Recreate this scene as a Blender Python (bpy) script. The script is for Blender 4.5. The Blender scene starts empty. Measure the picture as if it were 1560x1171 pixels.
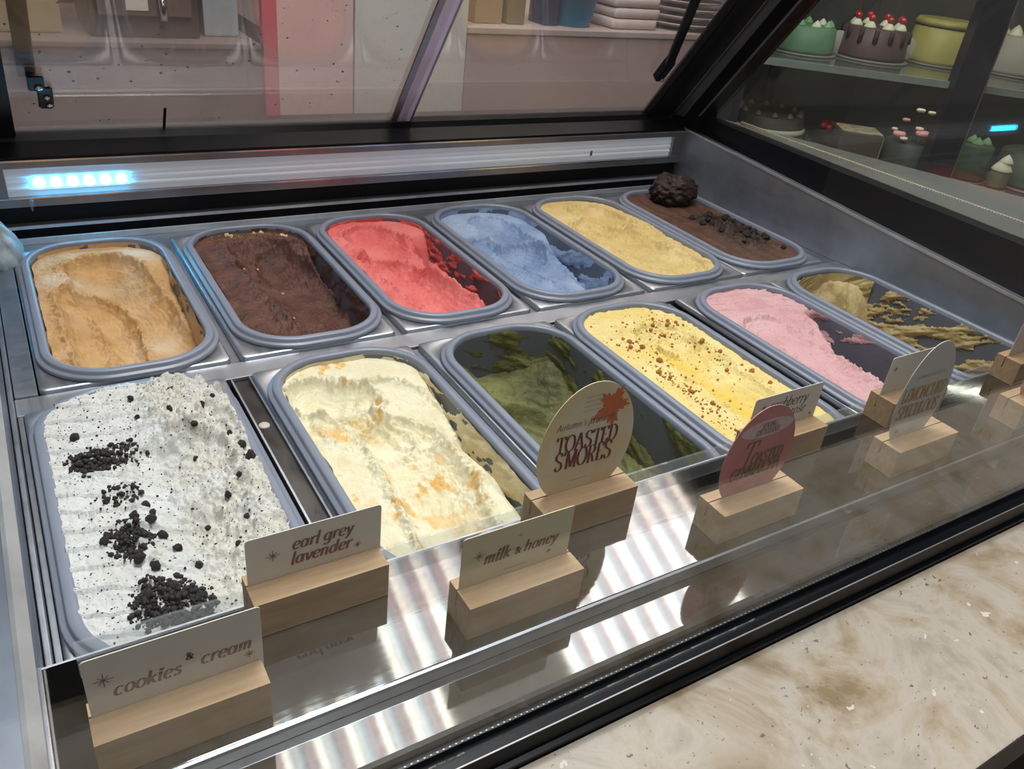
import bpy, bmesh, math, random
import numpy as np
from mathutils import Vector, Matrix

random.seed(7)
rng = np.random.default_rng(11)
scene = bpy.context.scene
COL = scene.collection

# ------------------------------------------------------------------ camera
cam_data = bpy.data.cameras.new('camera')
cam = bpy.data.objects.new('camera', cam_data)
COL.objects.link(cam)
_R = Vector((0.85342531, -0.51039547, 0.10564895))
_U = Vector((0.1852198, 0.48644607, 0.85385236))
_F = Vector((0.48719489, 0.70913094, -0.50968074))
cam.matrix_world = Matrix(((_R.x, _U.x, -_F.x, -0.07591), (_R.y, _U.y, -_F.y, -0.88492),
                           (_R.z, _U.z, -_F.z, 0.40651), (0, 0, 0, 1)))
cam_data.sensor_width = 36.0
cam_data.lens = 28.619
cam_data.clip_start = 0.01
scene.camera = cam

# ------------------------------------------------------------------ world, added lights, exposure
world = bpy.data.worlds.new('shop_ambient')
scene.world = world
world.use_nodes = True
world.node_tree.nodes['Background'].inputs[0].default_value = (0.9, 0.93, 1.0, 1)
world.node_tree.nodes['Background'].inputs[1].default_value = 0.25


def area_light(name, loc, target, sx, sy, power, color=(1, 1, 1)):
    d = bpy.data.lights.new(name, 'AREA')
    d.shape = 'RECTANGLE'; d.size = sx; d.size_y = sy; d.energy = power; d.color = color
    o = bpy.data.objects.new(name, d); COL.objects.link(o)
    o.location = loc
    o.rotation_euler = (Vector(target) - Vector(loc)).to_track_quat('-Z', 'Y').to_euler()
    return o


area_light('ceiling_lamp_over_counter', (0.35, -0.22, 1.95), (0.42, -0.2, 0), 1.5, 0.5, 54, (0.96, 0.98, 1.0))  # unseen area light added above the case to brighten the tubs
area_light('ceiling_lamp_customer_side', (-0.5, -2.2, 2.2), (0.3, -0.6, 0), 1.4, 1.0, 9, (1.0, 0.95, 0.9))  # unseen fill added on the customer side
area_light('ceiling_lamp_staff_side', (1.0, 0.42, 2.2), (1.0, 1.0, 0), 1.4, 0.25, 14, (1.0, 0.95, 0.92))  # unseen fill, placed to light front faces behind the rear glass

vs = scene.view_settings
vs.view_transform = 'Standard'
vs.look = 'None'
vs.exposure = 0.05
vs.gamma = 1.0
vs.use_curve_mapping = False
scene.cycles.max_bounces = 6
scene.cycles.diffuse_bounces = 3
scene.cycles.glossy_bounces = 3
scene.cycles.transparent_max_bounces = 12


# ------------------------------------------------------------------ material helpers
def lin(c):
    if isinstance(c, str):
        c = c.lstrip('#'); c = [int(c[i:i + 2], 16) / 255 for i in (0, 2, 4)]
    return tuple((x / 12.92 if x <= 0.04045 else ((x + 0.055) / 1.055) ** 2.4) for x in c) + (1.0,)


def new_mat(name):
    m = bpy.data.materials.new(name); m.use_nodes = True
    nt = m.node_tree
    return m, nt, nt.nodes['Principled BSDF']


def N(nt, kind, **kw):
    n = nt.nodes.new(kind)
    for k, v in kw.items():
        if hasattr(n, k) and k not in n.inputs: setattr(n, k, v)
        else: n.inputs[k].default_value = v
    return n


def coords(nt, scale=(1, 1, 1), kind='Object'):
    tc = nt.nodes.new('ShaderNodeTexCoord'); mp = nt.nodes.new('ShaderNodeMapping')
    mp.inputs['Scale'].default_value = scale
    nt.links.new(tc.outputs[kind], mp.inputs['Vector'])
    return mp.outputs['Vector']


def ramp(nt, fac, stops):
    r = nt.nodes.new('ShaderNodeValToRGB')
    el = r.color_ramp.elements
    while len(el) < len(stops): el.new(0.5)
    for e, (p, c) in zip(el, stops): e.position = p; e.color = c
    nt.links.new(fac, r.inputs['Fac'])
    return r.outputs['Color']


def mat(name, base, rough=0.5, metal=0.0, var=None, bump=None, coat=0.0, emit=None, spec=0.5, stretch=(1, 1, 1), subsurf=0.0):
    """Principled with optional noise colour variation var=(scale, colour2, contrast) and bump=(scale, strength, distance)."""
    m, nt, b = new_mat(name)
    b.inputs['Base Color'].default_value = lin(base)
    b.inputs['Roughness'].default_value = rough
    b.inputs['Metallic'].default_value = metal
    b.inputs['Specular IOR Level'].default_value = spec
    b.inputs['Coat Weight'].default_value = coat
    if subsurf:
        b.inputs['Subsurface Weight'].default_value = subsurf
        b.inputs['Subsurface Radius'].default_value = (0.004, 0.003, 0.002)
        b.inputs['Subsurface Scale'].default_value = 1.0
    if emit:
        b.inputs['Emission Color'].default_value = lin(emit[0]); b.inputs['Emission Strength'].default_value = emit[1]
    if var or bump:
        v = coords(nt, stretch)
    if var:
        n = N(nt, 'ShaderNodeTexNoise', Scale=var[0], Detail=6.0, Roughness=0.6)
        nt.links.new(v, n.inputs['Vector'])
        k = var[2] if len(var) > 2 else 0.2
        c = ramp(nt, n.outputs['Fac'], [(0.5 - k, lin(base)), (0.5 + k, lin(var[1]))])
        nt.links.new(c, b.inputs['Base Color'])
    if bump:
        n2 = N(nt, 'ShaderNodeTexNoise', Scale=bump[0], Detail=8.0, Roughness=0.65)
        nt.links.new(v, n2.inputs['Vector'])
        bp = N(nt, 'ShaderNodeBump', Strength=bump[1], Distance=bump[2] if len(bump) > 2 else 0.001)
        nt.links.new(n2.outputs['Fac'], bp.inputs['Height'])
        nt.links.new(bp.outputs['Normal'], b.inputs['Normal'])
    return m


def glass_mat(name, tint, film=0.0, film_col='#b8aaa6', noise=None, ior=1.45, gloss_rough=0.0):
    """Thin pane: Fresnel mirror over clear tinted transmission, with an optional layer of condensation (film)."""
    m, nt, b = new_mat(name)
    nt.nodes.remove(b)
    out = nt.nodes['Material Output']
    tr = N(nt, 'ShaderNodeBsdfTransparent'); tr.inputs['Color'].default_value = tint
    gl = N(nt, 'ShaderNodeBsdfGlossy', Roughness=gloss_rough); gl.inputs['Color'].default_value = (1, 1, 1, 1)
    fr = N(nt, 'ShaderNodeFresnel', IOR=ior)
    ge = nt.nodes.new('ShaderNodeNewGeometry'); mr0 = N(nt, 'ShaderNodeMapRange')      # same mirror strength from either side of the pane
    mr0.inputs['To Min'].default_value = ior; mr0.inputs['To Max'].default_value = 1.0 / ior
    nt.links.new(ge.outputs['Backfacing'], mr0.inputs['Value']); nt.links.new(mr0.outputs['Result'], fr.inputs['IOR'])
    base = tr.outputs[0]
    if film:
        df = N(nt, 'ShaderNodeBsdfDiffuse'); df.inputs['Color'].default_value = lin(film_col)
        tl = N(nt, 'ShaderNodeBsdfTranslucent'); tl.inputs['Color'].default_value = lin(film_col)
        a = nt.nodes.new('ShaderNodeAddShader')
        nt.links.new(df.outputs[0], a.inputs[0]); nt.links.new(tl.outputs[0], a.inputs[1])
        mx = nt.nodes.new('ShaderNodeMixShader'); mx.inputs[0].default_value = film
        if noise:
            v = coords(nt, noise[1])
            n = N(nt, 'ShaderNodeTexNoise', Scale=noise[0], Detail=7.0, Roughness=0.7)
            nt.links.new(v, n.inputs['Vector'])
            mr = N(nt, 'ShaderNodeMapRange')
            mr.inputs['From Min'].default_value = 0.3; mr.inputs['From Max'].default_value = 0.7
            mr.inputs['To Min'].default_value = film * 0.6; mr.inputs['To Max'].default_value = min(1, film * 1.4)
            nt.links.new(n.outputs['Fac'], mr.inputs['Value'])
            tc = nt.nodes.new('ShaderNodeTexCoord'); sx_ = nt.nodes.new('ShaderNodeSeparateXYZ'); nt.links.new(tc.outputs['Object'], sx_.inputs[0])
            mz = N(nt, 'ShaderNodeMapRange'); mz.inputs['From Min'].default_value = 0.10; mz.inputs['From Max'].default_value = 0.27
            mz.inputs['To Min'].default_value = 1.5; mz.inputs['To Max'].default_value = 0.15; nt.links.new(sx_.outputs['Z'], mz.inputs['Value'])
            mm = N(nt, 'ShaderNodeMath', operation='MULTIPLY'); nt.links.new(mr.outputs['Result'], mm.inputs[0]); nt.links.new(mz.outputs['Result'], mm.inputs[1])
            nt.links.new(mm.outputs[0], mx.inputs[0])
        nt.links.new(base, mx.inputs[1]); nt.links.new(a.outputs[0], mx.inputs[2])
        base = mx.outputs[0]
    m2 = nt.nodes.new('ShaderNodeMixShader')
    nt.links.new(fr.outputs[0], m2.inputs[0]); nt.links.new(base, m2.inputs[1]); nt.links.new(gl.outputs[0], m2.inputs[2])
    nt.links.new(m2.outputs[0], out.inputs['Surface'])
    return m


def steel_mat(name, base, rough, streak=(4, 160, 160), amount=0.12, bump=0.0, spots=0.0):
    m, nt, b = new_mat(name)
    b.inputs['Metallic'].default_value = 1.0
    v = coords(nt, streak)
    n = N(nt, 'ShaderNodeTexNoise', Scale=1.0, Detail=5.0, Roughness=0.6)
    nt.links.new(v, n.inputs['Vector'])
    mr = N(nt, 'ShaderNodeMapRange')
    mr.inputs['To Min'].default_value = max(0.02, rough - amount); mr.inputs['To Max'].default_value = rough + amount
    nt.links.new(n.outputs['Fac'], mr.inputs['Value']); nt.links.new(mr.outputs['Result'], b.inputs['Roughness'])
    v2 = coords(nt, (1, 1, 1))
    n2 = N(nt, 'ShaderNodeTexNoise', Scale=24.0, Detail=6.0, Roughness=0.65)
    nt.links.new(v2, n2.inputs['Vector'])
    c = lin(base)
    dark = tuple(x * 0.8 for x in c[:3]) + (1,)
    nt.links.new(ramp(nt, n2.outputs['Fac'], [(0.3, dark), (0.62, c)]), b.inputs['Base Color'])
    if bump:
        n3 = N(nt, 'ShaderNodeTexNoise', Scale=1.0, Detail=3.0)
        nt.links.new(v, n3.inputs['Vector'])
        bp = N(nt, 'ShaderNodeBump', Strength=bump, Distance=0.0005)
        nt.links.new(n3.outputs['Fac'], bp.inputs['Height']); nt.links.new(bp.outputs['Normal'], b.inputs['Normal'])
    return m


def wood_mat(name, a, b_):
    m, nt, b = new_mat(name)
    v = coords(nt, (18, 190, 120))
    n = N(nt, 'ShaderNodeTexNoise', Scale=1.0, Detail=6.0, Roughness=0.55, Distortion=0.4)
    nt.links.new(v, n.inputs['Vector'])
    nt.links.new(ramp(nt, n.outputs['Fac'], [(0.25, lin(a)), (0.75, lin(b_))]), b.inputs['Base Color'])
    b.inputs['Roughness'].default_value = 0.55
    bp = N(nt, 'ShaderNodeBump', Strength=0.12, Distance=0.0005)
    nt.links.new(n.outputs['Fac'], bp.inputs['Height']); nt.links.new(bp.outputs['Normal'], b.inputs['Normal'])
    return m


def stone_mat(name):
    m, nt, b = new_mat(name)
    v = coords(nt)
    big = N(nt, 'ShaderNodeTexNoise', Scale=11.0, Detail=9.0, Roughness=0.66, Distortion=1.2)
    nt.links.new(v, big.inputs['Vector'])
    c1 = ramp(nt, big.outputs['Fac'], [(0.34, lin('#8a785c')), (0.45, lin('#a99984')), (0.55, lin('#b9aea1')), (0.66, lin('#a39889'))])
    last = c1
    for sc, th, colr, seed in ((75, 0.135, '#6f605c', 0), (170, 0.15, '#786c64', 3), (50, 0.12, '#d6ccc0', 7)):
        vo = N(nt, 'ShaderNodeTexVoronoi', Scale=float(sc), Randomness=1.0)
        mp = nt.nodes.new('ShaderNodeMapping'); mp.inputs['Location'].default_value = (seed, seed * 2, 0); mp.inputs['Scale'].default_value = (1, 1.6, 1)
        wn = N(nt, 'ShaderNodeTexNoise', Scale=160.0, Detail=2.0); nt.links.new(v, wn.inputs['Vector'])
        vm = nt.nodes.new('ShaderNodeVectorMath'); vm.operation = 'MULTIPLY_ADD'; nt.links.new(wn.outputs['Color'], vm.inputs[0]); vm.inputs[1].default_value = (0.012, 0.012, 0.012); nt.links.new(v, vm.inputs[2])
        nt.links.new(vm.outputs[0], mp.inputs['Vector']); nt.links.new(mp.outputs[0], vo.inputs['Vector'])
        # keep only some cells
        sp = nt.nodes.new('ShaderNodeSeparateColor'); nt.links.new(vo.outputs['Color'], sp.inputs[0])
        lt = N(nt, 'ShaderNodeMath', operation='LESS_THAN'); nt.links.new(vo.outputs['Distance'], lt.inputs[0])
        ml = N(nt, 'ShaderNodeMath', operation='MULTIPLY'); nt.links.new(sp.outputs[0], ml.inputs[0]); ml.inputs[1].default_value = th * 2
        sb = N(nt, 'ShaderNodeMath', operation='SUBTRACT'); nt.links.new(ml.outputs[0], sb.inputs[0]); sb.inputs[1].default_value = th * 0.7
        nt.links.new(sb.outputs[0], lt.inputs[1])
        mx = nt.nodes.new('ShaderNodeMix'); mx.data_type = 'RGBA'
        nt.links.new(lt.outputs[0], mx.inputs[0]); nt.links.new(last, mx.inputs[6]); mx.inputs[7].default_value = lin(colr)
        last = mx.outputs[2]
    nt.links.new(last, b.inputs['Base Color'])
    b.inputs['Roughness'].default_value = 0.28
    return m


M = {}
M['steel'] = steel_mat('stainless_steel', '#c6c9d0', 0.42, (120, 5, 120))
M['steel_rail'] = steel_mat('stainless_rail', '#a4a8b0', 0.45, (90, 90, 90))
M['steel_wet'] = steel_mat('wet_frosted_steel', '#6e6b69', 0.33, (60, 25, 60), 0.18, 0.3)
M['steel_shelf'] = steel_mat('brushed_shelf_steel', '#9fa1a3', 0.055, (40, 300, 40), 0.025, 0.03)
M['steel_wall'] = steel_mat('side_wall_steel', '#b4b7be', 0.5, (10, 10, 160), 0.1)
M['steel_left'] = steel_mat('left_wall_steel', '#878e9c', 0.42, (10, 10, 160), 0.1)
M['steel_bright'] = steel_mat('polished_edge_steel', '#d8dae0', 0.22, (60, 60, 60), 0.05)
M['edge_satin'] = steel_mat('satin_edge_steel', '#f0f2f6', 0.48, (60, 60, 60), 0.05)  # near-white steel puts a highlight line along edges and lips
M['alu'] = steel_mat('anodised_frame', '#a3a2a8', 0.5, (4, 120, 120), 0.06)
M['black'] = mat('black_coated_metal', '#05070c', 0.34, var=(8, '#0a0e16', 0.3), spec=0.22)
M['black_matt'] = mat('black_liner', '#0a0b0e', 0.6, var=(8, '#101217', 0.3))
M['rubber'] = mat('black_rubber', '#050607', 0.45, var=(30, '#0b0c0e', 0.3))
M['tub'] = mat('grey_blue_tub_plastic', '#797e8c', 0.36, var=(30, '#828795', 0.3))
M['tub_in'] = mat('dark_tub_plastic', '#5a5e69', 0.45, var=(18, '#646873', 0.3))
M['diffuser'] = mat('ribbed_light_diffuser', '#e4e6ec', 0.4, var=(3, '#d4d4d8', 0.3), stretch=(1, 1, 8), emit=('#dfe4f2', 0.16))  # faint glow stands in for light reflected off the unlit strip
M['front_glass'] = glass_mat('front_glass_clear', (0.95, 0.97, 0.96, 1))
M['side_glass'] = glass_mat('side_glass_clear', (0.87, 0.88, 0.88, 1), 0.012, '#c0c4c0')
M['lip_glass'] = glass_mat('acrylic_lip', (0.95, 0.96, 0.96, 1), 0.10, '#c8ccd0')
M['back_glass'] = glass_mat('fogged_rear_glass', (0.92, 0.88, 0.87, 1), 0.22, '#8f8481', noise=(5.0, (1.0, 1.0, 0.35)))
M['edge_strip'] = glass_mat('acrylic_edge', (0.72, 0.70, 0.76, 1), 0.45, '#a8a4b4')
M['droplet'] = mat('water_droplet', '#4e4846', 0.05, var=(60, '#8d8582', 0.3), spec=1.0)
M['wood'] = wood_mat('pale_beech', '#98795a', '#ba9b78')
M['wood_groove'] = mat('slot_shadow_wood', '#6e543b', 0.7, var=(60, '#7d6046', 0.3))
M['stone'] = stone_mat('beige_terrazzo')
M['dark_wood'] = mat('dark_counter_front', '#2f2521', 0.5, var=(14, '#3a2e29', 0.3))
M['white_card'] = mat('white_card_stock', '#cfc7bf', 0.6, var=(40, '#d6cfc7', 0.3))
M['ivory_card'] = mat('ivory_card_stock', '#cfc3a4', 0.6, var=(40, '#d6cbad', 0.3))
M['ink'] = mat('plum_ink', '#7d5a56', 0.6, var=(80, '#875f5a', 0.3))
M['ink_dark'] = mat('dark_ink', '#3c3230', 0.6, var=(80, '#463a37', 0.3))
M['ink_wine'] = mat('wine_ink', '#6a2322', 0.6, var=(80, '#76302d', 0.3))
M['ink_gold'] = mat('gold_ink', '#b58547', 0.5, var=(80, '#c2945a', 0.3))
M['ink_olive'] = mat('olive_ink', '#7d6a3c', 0.6, var=(80, '#665730', 0.3))
M['ink_grey'] = mat('faint_grey_ink', '#a09a98', 0.6, var=(80, '#948e8c', 0.3))
M['leaf_print'] = mat('orange_leaf_print', '#d0703e', 0.6, var=(120, '#c25f30', 0.3))
M['room_wall'] = mat('shop_wall_paint', '#8e8580', 0.8, var=(2, '#999089', 0.3), bump=(60, 0.1))
M['room_floor'] = mat('shop_floor_vinyl', '#54504d', 0.6, var=(3, '#605b57', 0.3))
M['room_ceiling'] = mat('shop_ceiling_paint', '#a8a49e', 0.9, var=(2, '#b2aea8', 0.3))


# ------------------------------------------------------------------ mesh helpers
def link(name, me, m=None, parent=None):
    o = bpy.data.objects.new(name, me); COL.objects.link(o)
    if m is not None and me is not None: me.materials.append(M[m] if isinstance(m, str) else m)
    if parent is not None: o.parent = parent
    return o


def from_bm(name, bm, m, parent=None, smooth=False):
    me = bpy.data.meshes.new(name); bm.normal_update(); bm.to_mesh(me); bm.free()
    if smooth: me.polygons.foreach_set('use_smooth', [True] * len(me.polygons))
    return link(name, me, m, parent)


def from_arrays(name, verts, faces, m, parent=None, smooth=True):
    """verts (n,3) float array, faces (k,4) or (k,3) int array"""
    verts = np.asarray(verts, np.float32); faces = np.asarray(faces, np.int32)
    me = bpy.data.meshes.new(name)
    k, c = faces.shape
    me.vertices.add(len(verts)); me.vertices.foreach_set('co', verts.ravel())
    me.loops.add(k * c); me.loops.foreach_set('vertex_index', faces.ravel())
    me.polygons.add(k); me.polygons.foreach_set('loop_start', np.arange(0, k * c, c, dtype=np.int32))
    me.update(calc_edges=True); me.validate()
    if smooth: me.polygons.foreach_set('use_smooth', np.ones(len(me.polygons), dtype=bool))
    return link(name, me, m, parent)


def bm_box(bm, lo, hi, bevel=0.0):
    c = [(a + b) / 2 for a, b in zip(lo, hi)]; s = [b - a for a, b in zip(lo, hi)]
    r = bmesh.ops.create_cube(bm, size=1.0, matrix=Matrix.Translation(c) @ Matrix.Diagonal((*s, 1)))
    if bevel:
        e = {x for v in r['verts'] for x in v.link_edges}
        bmesh.ops.bevel(bm, geom=list(e), offset=bevel, segments=2, affect='EDGES', profile=0.7)


def box(name, lo, hi, m, parent=None, bevel=0.0):
    bm = bmesh.new(); bm_box(bm, lo, hi, bevel); return from_bm(name, bm, m, parent)


def prism(name, pts, axis, a, b, m, parent=None, bevel=0.0):
    """closed 2-D outline extruded along axis: axis x takes (y,z), y takes (x,z), z takes (x,y)"""
    def mk(p, t):
        return {'x': (t, p[0], p[1]), 'y': (p[0], t, p[1]), 'z': (p[0], p[1], t)}[axis]
    bm = bmesh.new()
    v0 = [bm.verts.new(mk(p, a)) for p in pts]; v1 = [bm.verts.new(mk(p, b)) for p in pts]
    bm.faces.new(v0); bm.faces.new(v1[::-1])
    n = len(pts)
    for i in range(n): bm.faces.new((v0[i], v1[i], v1[(i + 1) % n], v0[(i + 1) % n]))
    bmesh.ops.recalc_face_normals(bm, faces=bm.faces[:])
    if bevel: bmesh.ops.bevel(bm, geom=bm.edges[:], offset=bevel, segments=2, affect='EDGES', profile=0.7)
    return from_bm(name, bm, m, parent)


def lathe(name, prof, m, parent=None, seg=32, center=(0, 0, 0), smooth=True):
    n = len(prof); vs_ = []; fs = []
    for i in range(seg):
        a = 2 * math.pi * i / seg
        for r, z in prof: vs_.append((center[0] + r * math.cos(a), center[1] + r * math.sin(a), center[2] + z))
    for i in range(seg):
        j = (i + 1) % seg
        for k in range(n - 1): fs.append((i * n + k, j * n + k, j * n + k + 1, i * n + k + 1))
    return from_arrays(name, vs_, fs, m, parent, smooth)


def cyl_between(bm, p, q, r, seg=10):
    p, q = Vector(p), Vector(q); d = q - p
    M4 = Matrix.Translation((p + q) / 2) @ d.to_track_quat('Z', 'Y').to_matrix().to_4x4()
    bmesh.ops.create_cone(bm, cap_ends=True, segments=seg, radius1=r, radius2=r, depth=d.length, matrix=M4)


def tag(o, label, cat, group=None, kind=None):
    o['label'] = label; o['category'] = cat
    if group: o['group'] = group
    if kind: o['kind'] = kind
    return o


def thing(name, label, cat, loc=(0, 0, 0), rz=0.0, group=None):
    o = bpy.data.objects.new(name, None); COL.objects.link(o)
    o.location = loc; o.rotation_euler = (0, 0, rz); o.empty_display_size = 0.05
    return tag(o, label, cat, group)


def structure(o):
    o['kind'] = 'structure'; return o


def rrect(w, l, r, n=8):
    P = []
    r = min(r, w / 2 - 1e-4, l / 2 - 1e-4)
    for cx, cy, a0 in ((w / 2 - r, l / 2 - r, 0), (-w / 2 + r, l / 2 - r, 90), (-w / 2 + r, -l / 2 + r, 180), (w / 2 - r, -l / 2 + r, 270)):
        for k in range(n + 1):
            a = math.radians(a0 + 90 * k / n); P.append((cx + r * math.cos(a), cy + r * math.sin(a)))
    return P


# ------------------------------------------------------------------ noise (numpy)
_tab = rng.random((256, 256))


def vnoise(x, y):
    xi = np.floor(x).astype(int); yi = np.floor(y).astype(int)
    fx = x - xi; fy = y - yi
    fx = fx * fx * fx * (fx * (fx * 6 - 15) + 10); fy = fy * fy * fy * (fy * (fy * 6 - 15) + 10)
    g = lambda i, j: _tab[(xi + i) % 256, (yi + j) % 256]
    return (g(0, 0) * (1 - fx) + g(1, 0) * fx) * (1 - fy) + (g(0, 1) * (1 - fx) + g(1, 1) * fx) * fy


def fbm(x, y, oct=5, gain=0.5):
    s = 0; a = 1; t = 0
    for k in range(oct):
        s = s + a * vnoise(x * 2 ** k + 17.3 * k, y * 2 ** k + 9.1 * k); t += a; a *= gain
    return s / t - 0.5


def sstep(a, b, x):
    t = np.clip((x - a) / (b - a), 0, 1); return t * t * (3 - 2 * t)

# ================================================================== THE SHOP SHELL
structure(box('floor', (-3.2, -3.6, -1.08), (4.2, 3.2, -1.0), 'room_floor'))
structure(box('ceiling', (-3.2, -3.6, 3.3), (4.2, 3.2, 3.38), 'room_ceiling'))
structure(box('wall_back', (-3.2, 3.1, -1.0), (4.2, 3.2, 3.3), mat('pale_rear_wall_paint', '#c8cbd2', 0.8, var=(2, '#d2d5da', 0.3))))
structure(box('wall_front', (-3.2, -3.6, -1.0), (4.2, -3.5, 3.3), mat('dark_shopfront_wall', '#3b3734', 0.7, var=(2, '#45403d', 0.3))))
structure(box('wall_left', (-3.2, -3.5, -1.0), (-3.1, 3.1, 3.3), 'room_wall'))
structure(box('wall_right', (4.1, -3.5, -1.0), (4.2, 3.1, 3.3), 'room_wall'))

# unseen glowing ribbed panel, added so the steel shelf mirrors bright stripes
LP = thing('ceiling_light_panel', 'large sloping ribbed luminous panel hung above the staff aisle', 'lamp', (1.5, 1.2, 2.25))
LP.rotation_euler = (-math.radians(24), 0, 0)
M['lamp_rib'] = mat('lamp_rib_white', '#ffffff', 0.5, emit=('#fff6e6', 4.6), var=(2, '#f2f2ff', 0.3))
M['lamp_rib2'] = mat('lamp_rib_cool', '#ffffff', 0.5, emit=('#dcebf0', 2.2), var=(2, '#f2f2ff', 0.3))
for yy in (-0.62, -0.19, 0.55):
    box('carrier_bar', (-1.25, yy - 0.012, 0.03), (1.2, yy + 0.012, 0.055), 'alu', LP)
bmA = bmesh.new(); bmB = bmesh.new(); bmC = bmesh.new()
M['lamp_rib3'] = mat('lamp_rib_rose', '#ffffff', 0.5, emit=('#f0c4c4', 1.5), var=(2, '#f2f2ff', 0.3))
for i in range(60):
    x = -1.22 + i * 0.0405
    w = 0.019 + 0.008 * random.random()
    jag = 0.03 * math.sin(i * 2.1) + 0.02 * random.random()
    s0, s1 = (-0.83, -0.17 + jag) if x < -0.62 else (-0.83, 0.83) if x < -0.46 else (-0.20 + jag, 0.83) if x < 0.10 else (-0.83, 0.83)   # rib lengths shaped to set where the mirrored stripes start and stop
    if x > 1.12: continue
    bm_box((bmA, bmB, bmC)[i % 3], (x, s0, 0.0), (x + w, s1, 0.028))
o = from_bm('light_ribs', bmA, 'lamp_rib', LP); o['kind'] = 'stuff'
o = from_bm('light_ribs', bmB, 'lamp_rib2', LP); o['kind'] = 'stuff'
o = from_bm('light_ribs', bmC, 'lamp_rib3', LP); o['kind'] = 'stuff'
bm = bmesh.new()
for sx in (-1.1, 1.1):
    cyl_between(bm, (sx, -0.19, 0.055), (sx, -0.55, 0.86), 0.006)
o = from_bm('hanging_cables', bm, 'alu', LP); o['kind'] = 'stuff'

# ================================================================== THE DISPLAY CASE
CASE = thing('gelato_display_case', 'long stainless steel gelato display case with black framed fogged rear glass', 'display case')
XL, XR = -0.108, 0.985
# liner (cold well under the tubs)
bm = bmesh.new()
bm_box(bm, (XL - 0.02, -0.66, -0.19), (XR + 0.02, 0.26, -0.17))
from_bm('cold_well_floor', bm, 'black_matt', CASE)
box('front_apron', (-0.62, -0.668, -0.98), (1.03, -0.6545, -0.0552), 'black', CASE)
box('cabinet_base', (-0.62, -0.654, -0.99), (1.03, 0.3, -0.20), 'black_matt', CASE)
# left side wall with flat steel top
prism('left_side_wall', [(-0.62, -0.17), (XL, -0.17), (XL, 0.052), (XL - 0.006, 0.06), (-0.62, 0.06)], 'y', -0.648, 0.21, 'steel_left', CASE)
prism('left_wall_edge', [(XL + 0.0005, 0.05), (XL + 0.0012, 0.056), (XL - 0.0045, 0.0615), (XL - 0.007, 0.0608)], 'y', -0.645, 0.208, 'edge_satin', CASE)
box('left_inner_rail', (XL + 0.001, -0.52, -0.03), (XL + 0.0045, 0.205, -0.002), 'steel_rail', CASE, 0.0008)
# right side wall, top edge falls to the front
def wz(y): return 0.0716 + 0.067 * y
prism('right_side_wall', [(0.22, -0.17), (0.22, wz(0.22)), (-0.648, wz(-0.648)), (-0.648, -0.17)], 'x', XR, 1.003, 'steel_wall', CASE)
prism('right_wall_edge', [(0.215, wz(0.22) - 0.001), (0.215, wz(0.22) + 0.0025), (-0.645, wz(-0.648) + 0.0025), (-0.645, wz(-0.648) - 0.001)], 'x', XR - 0.001, XR + 0.002, 'edge_satin', CASE)
def sz(y): return 0.1095 + 0.019 * y
prism('right_glass_sill', [(0.29, wz(0.29)), (0.29, sz(0.29)), (-0.648, sz(-0.648)), (-0.648, wz(-0.648))], 'x', 1.0035, 1.032, 'black', CASE, 0.0015)
prism('right_outer_panel', [(0.29, -0.98), (0.29, wz(0.29) - 0.001), (-0.648, wz(-0.648) - 0.001), (-0.648, -0.98)], 'x', 1.0306, 1.04, 'black_matt', CASE)

# rear light strip housing
HS = box('light_strip_housing', (XL - 0.3, 0.224, 0.027), (XR, 0.262, 0.083), 'alu', CASE)
box('housing_top_rail', (XL - 0.3, 0.213, 0.0735), (XR, 0.224, 0.083), 'alu', HS, 0.001)
box('housing_bottom_rail', (XL - 0.3, 0.213, 0.027), (XR, 0.224, 0.0385), 'alu', HS, 0.001)
box('housing_end_cap', (0.962, 0.2132, 0.0385), (XR, 0.224, 0.0735), 'alu', HS)
box('housing_end_cap', (XL - 0.3, 0.2132, 0.0385), (-0.074, 0.224, 0.0735), 'alu', HS)
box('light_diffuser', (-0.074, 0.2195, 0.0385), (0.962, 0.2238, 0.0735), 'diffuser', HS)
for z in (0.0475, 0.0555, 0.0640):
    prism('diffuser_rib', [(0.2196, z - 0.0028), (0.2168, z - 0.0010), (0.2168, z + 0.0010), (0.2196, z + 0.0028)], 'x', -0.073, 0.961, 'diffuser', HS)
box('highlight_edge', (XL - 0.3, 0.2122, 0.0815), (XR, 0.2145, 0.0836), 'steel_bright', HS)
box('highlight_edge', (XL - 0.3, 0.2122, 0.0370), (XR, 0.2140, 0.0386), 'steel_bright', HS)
# tiny rust drip on the diffuser and the drip at the left end
box('rust_spot', (0.782, 0.2155, 0.0475), (0.786, 0.2166, 0.056), mat('rust', '#8a6a3c', 0.7, var=(90, '#6f5230', 0.3)), HS, 0.0004)
lathe('water_drip', [(0.0001, -0.014), (0.0012, -0.012), (0.0022, -0.006), (0.003, 0.0), (0.0001, 0.001)], 'lip_glass', HS, 10, (-0.052, 0.2105, 0.036))
# blue LEDs in the left end of the strip
M['led'] = mat('blue_led', '#8fe6ff', 0.3, emit=('#38c4ff', 42.0), var=(3, '#a0ecff', 0.3))
for k in range(6):
    x = -0.0395 + k * 0.0182
    lathe('blue_led', [(0.0001, 0.0032), (0.003, 0.0029), (0.0058, 0.002), (0.0068, 0.0), (0.0068, -0.001), (0.0001, -0.001)], 'led', HS, 14).matrix_world = \
        Matrix.Translation((x, 0.2158, 0.0545)) @ Matrix.Rotation(math.radians(90), 4, 'X')

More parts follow.
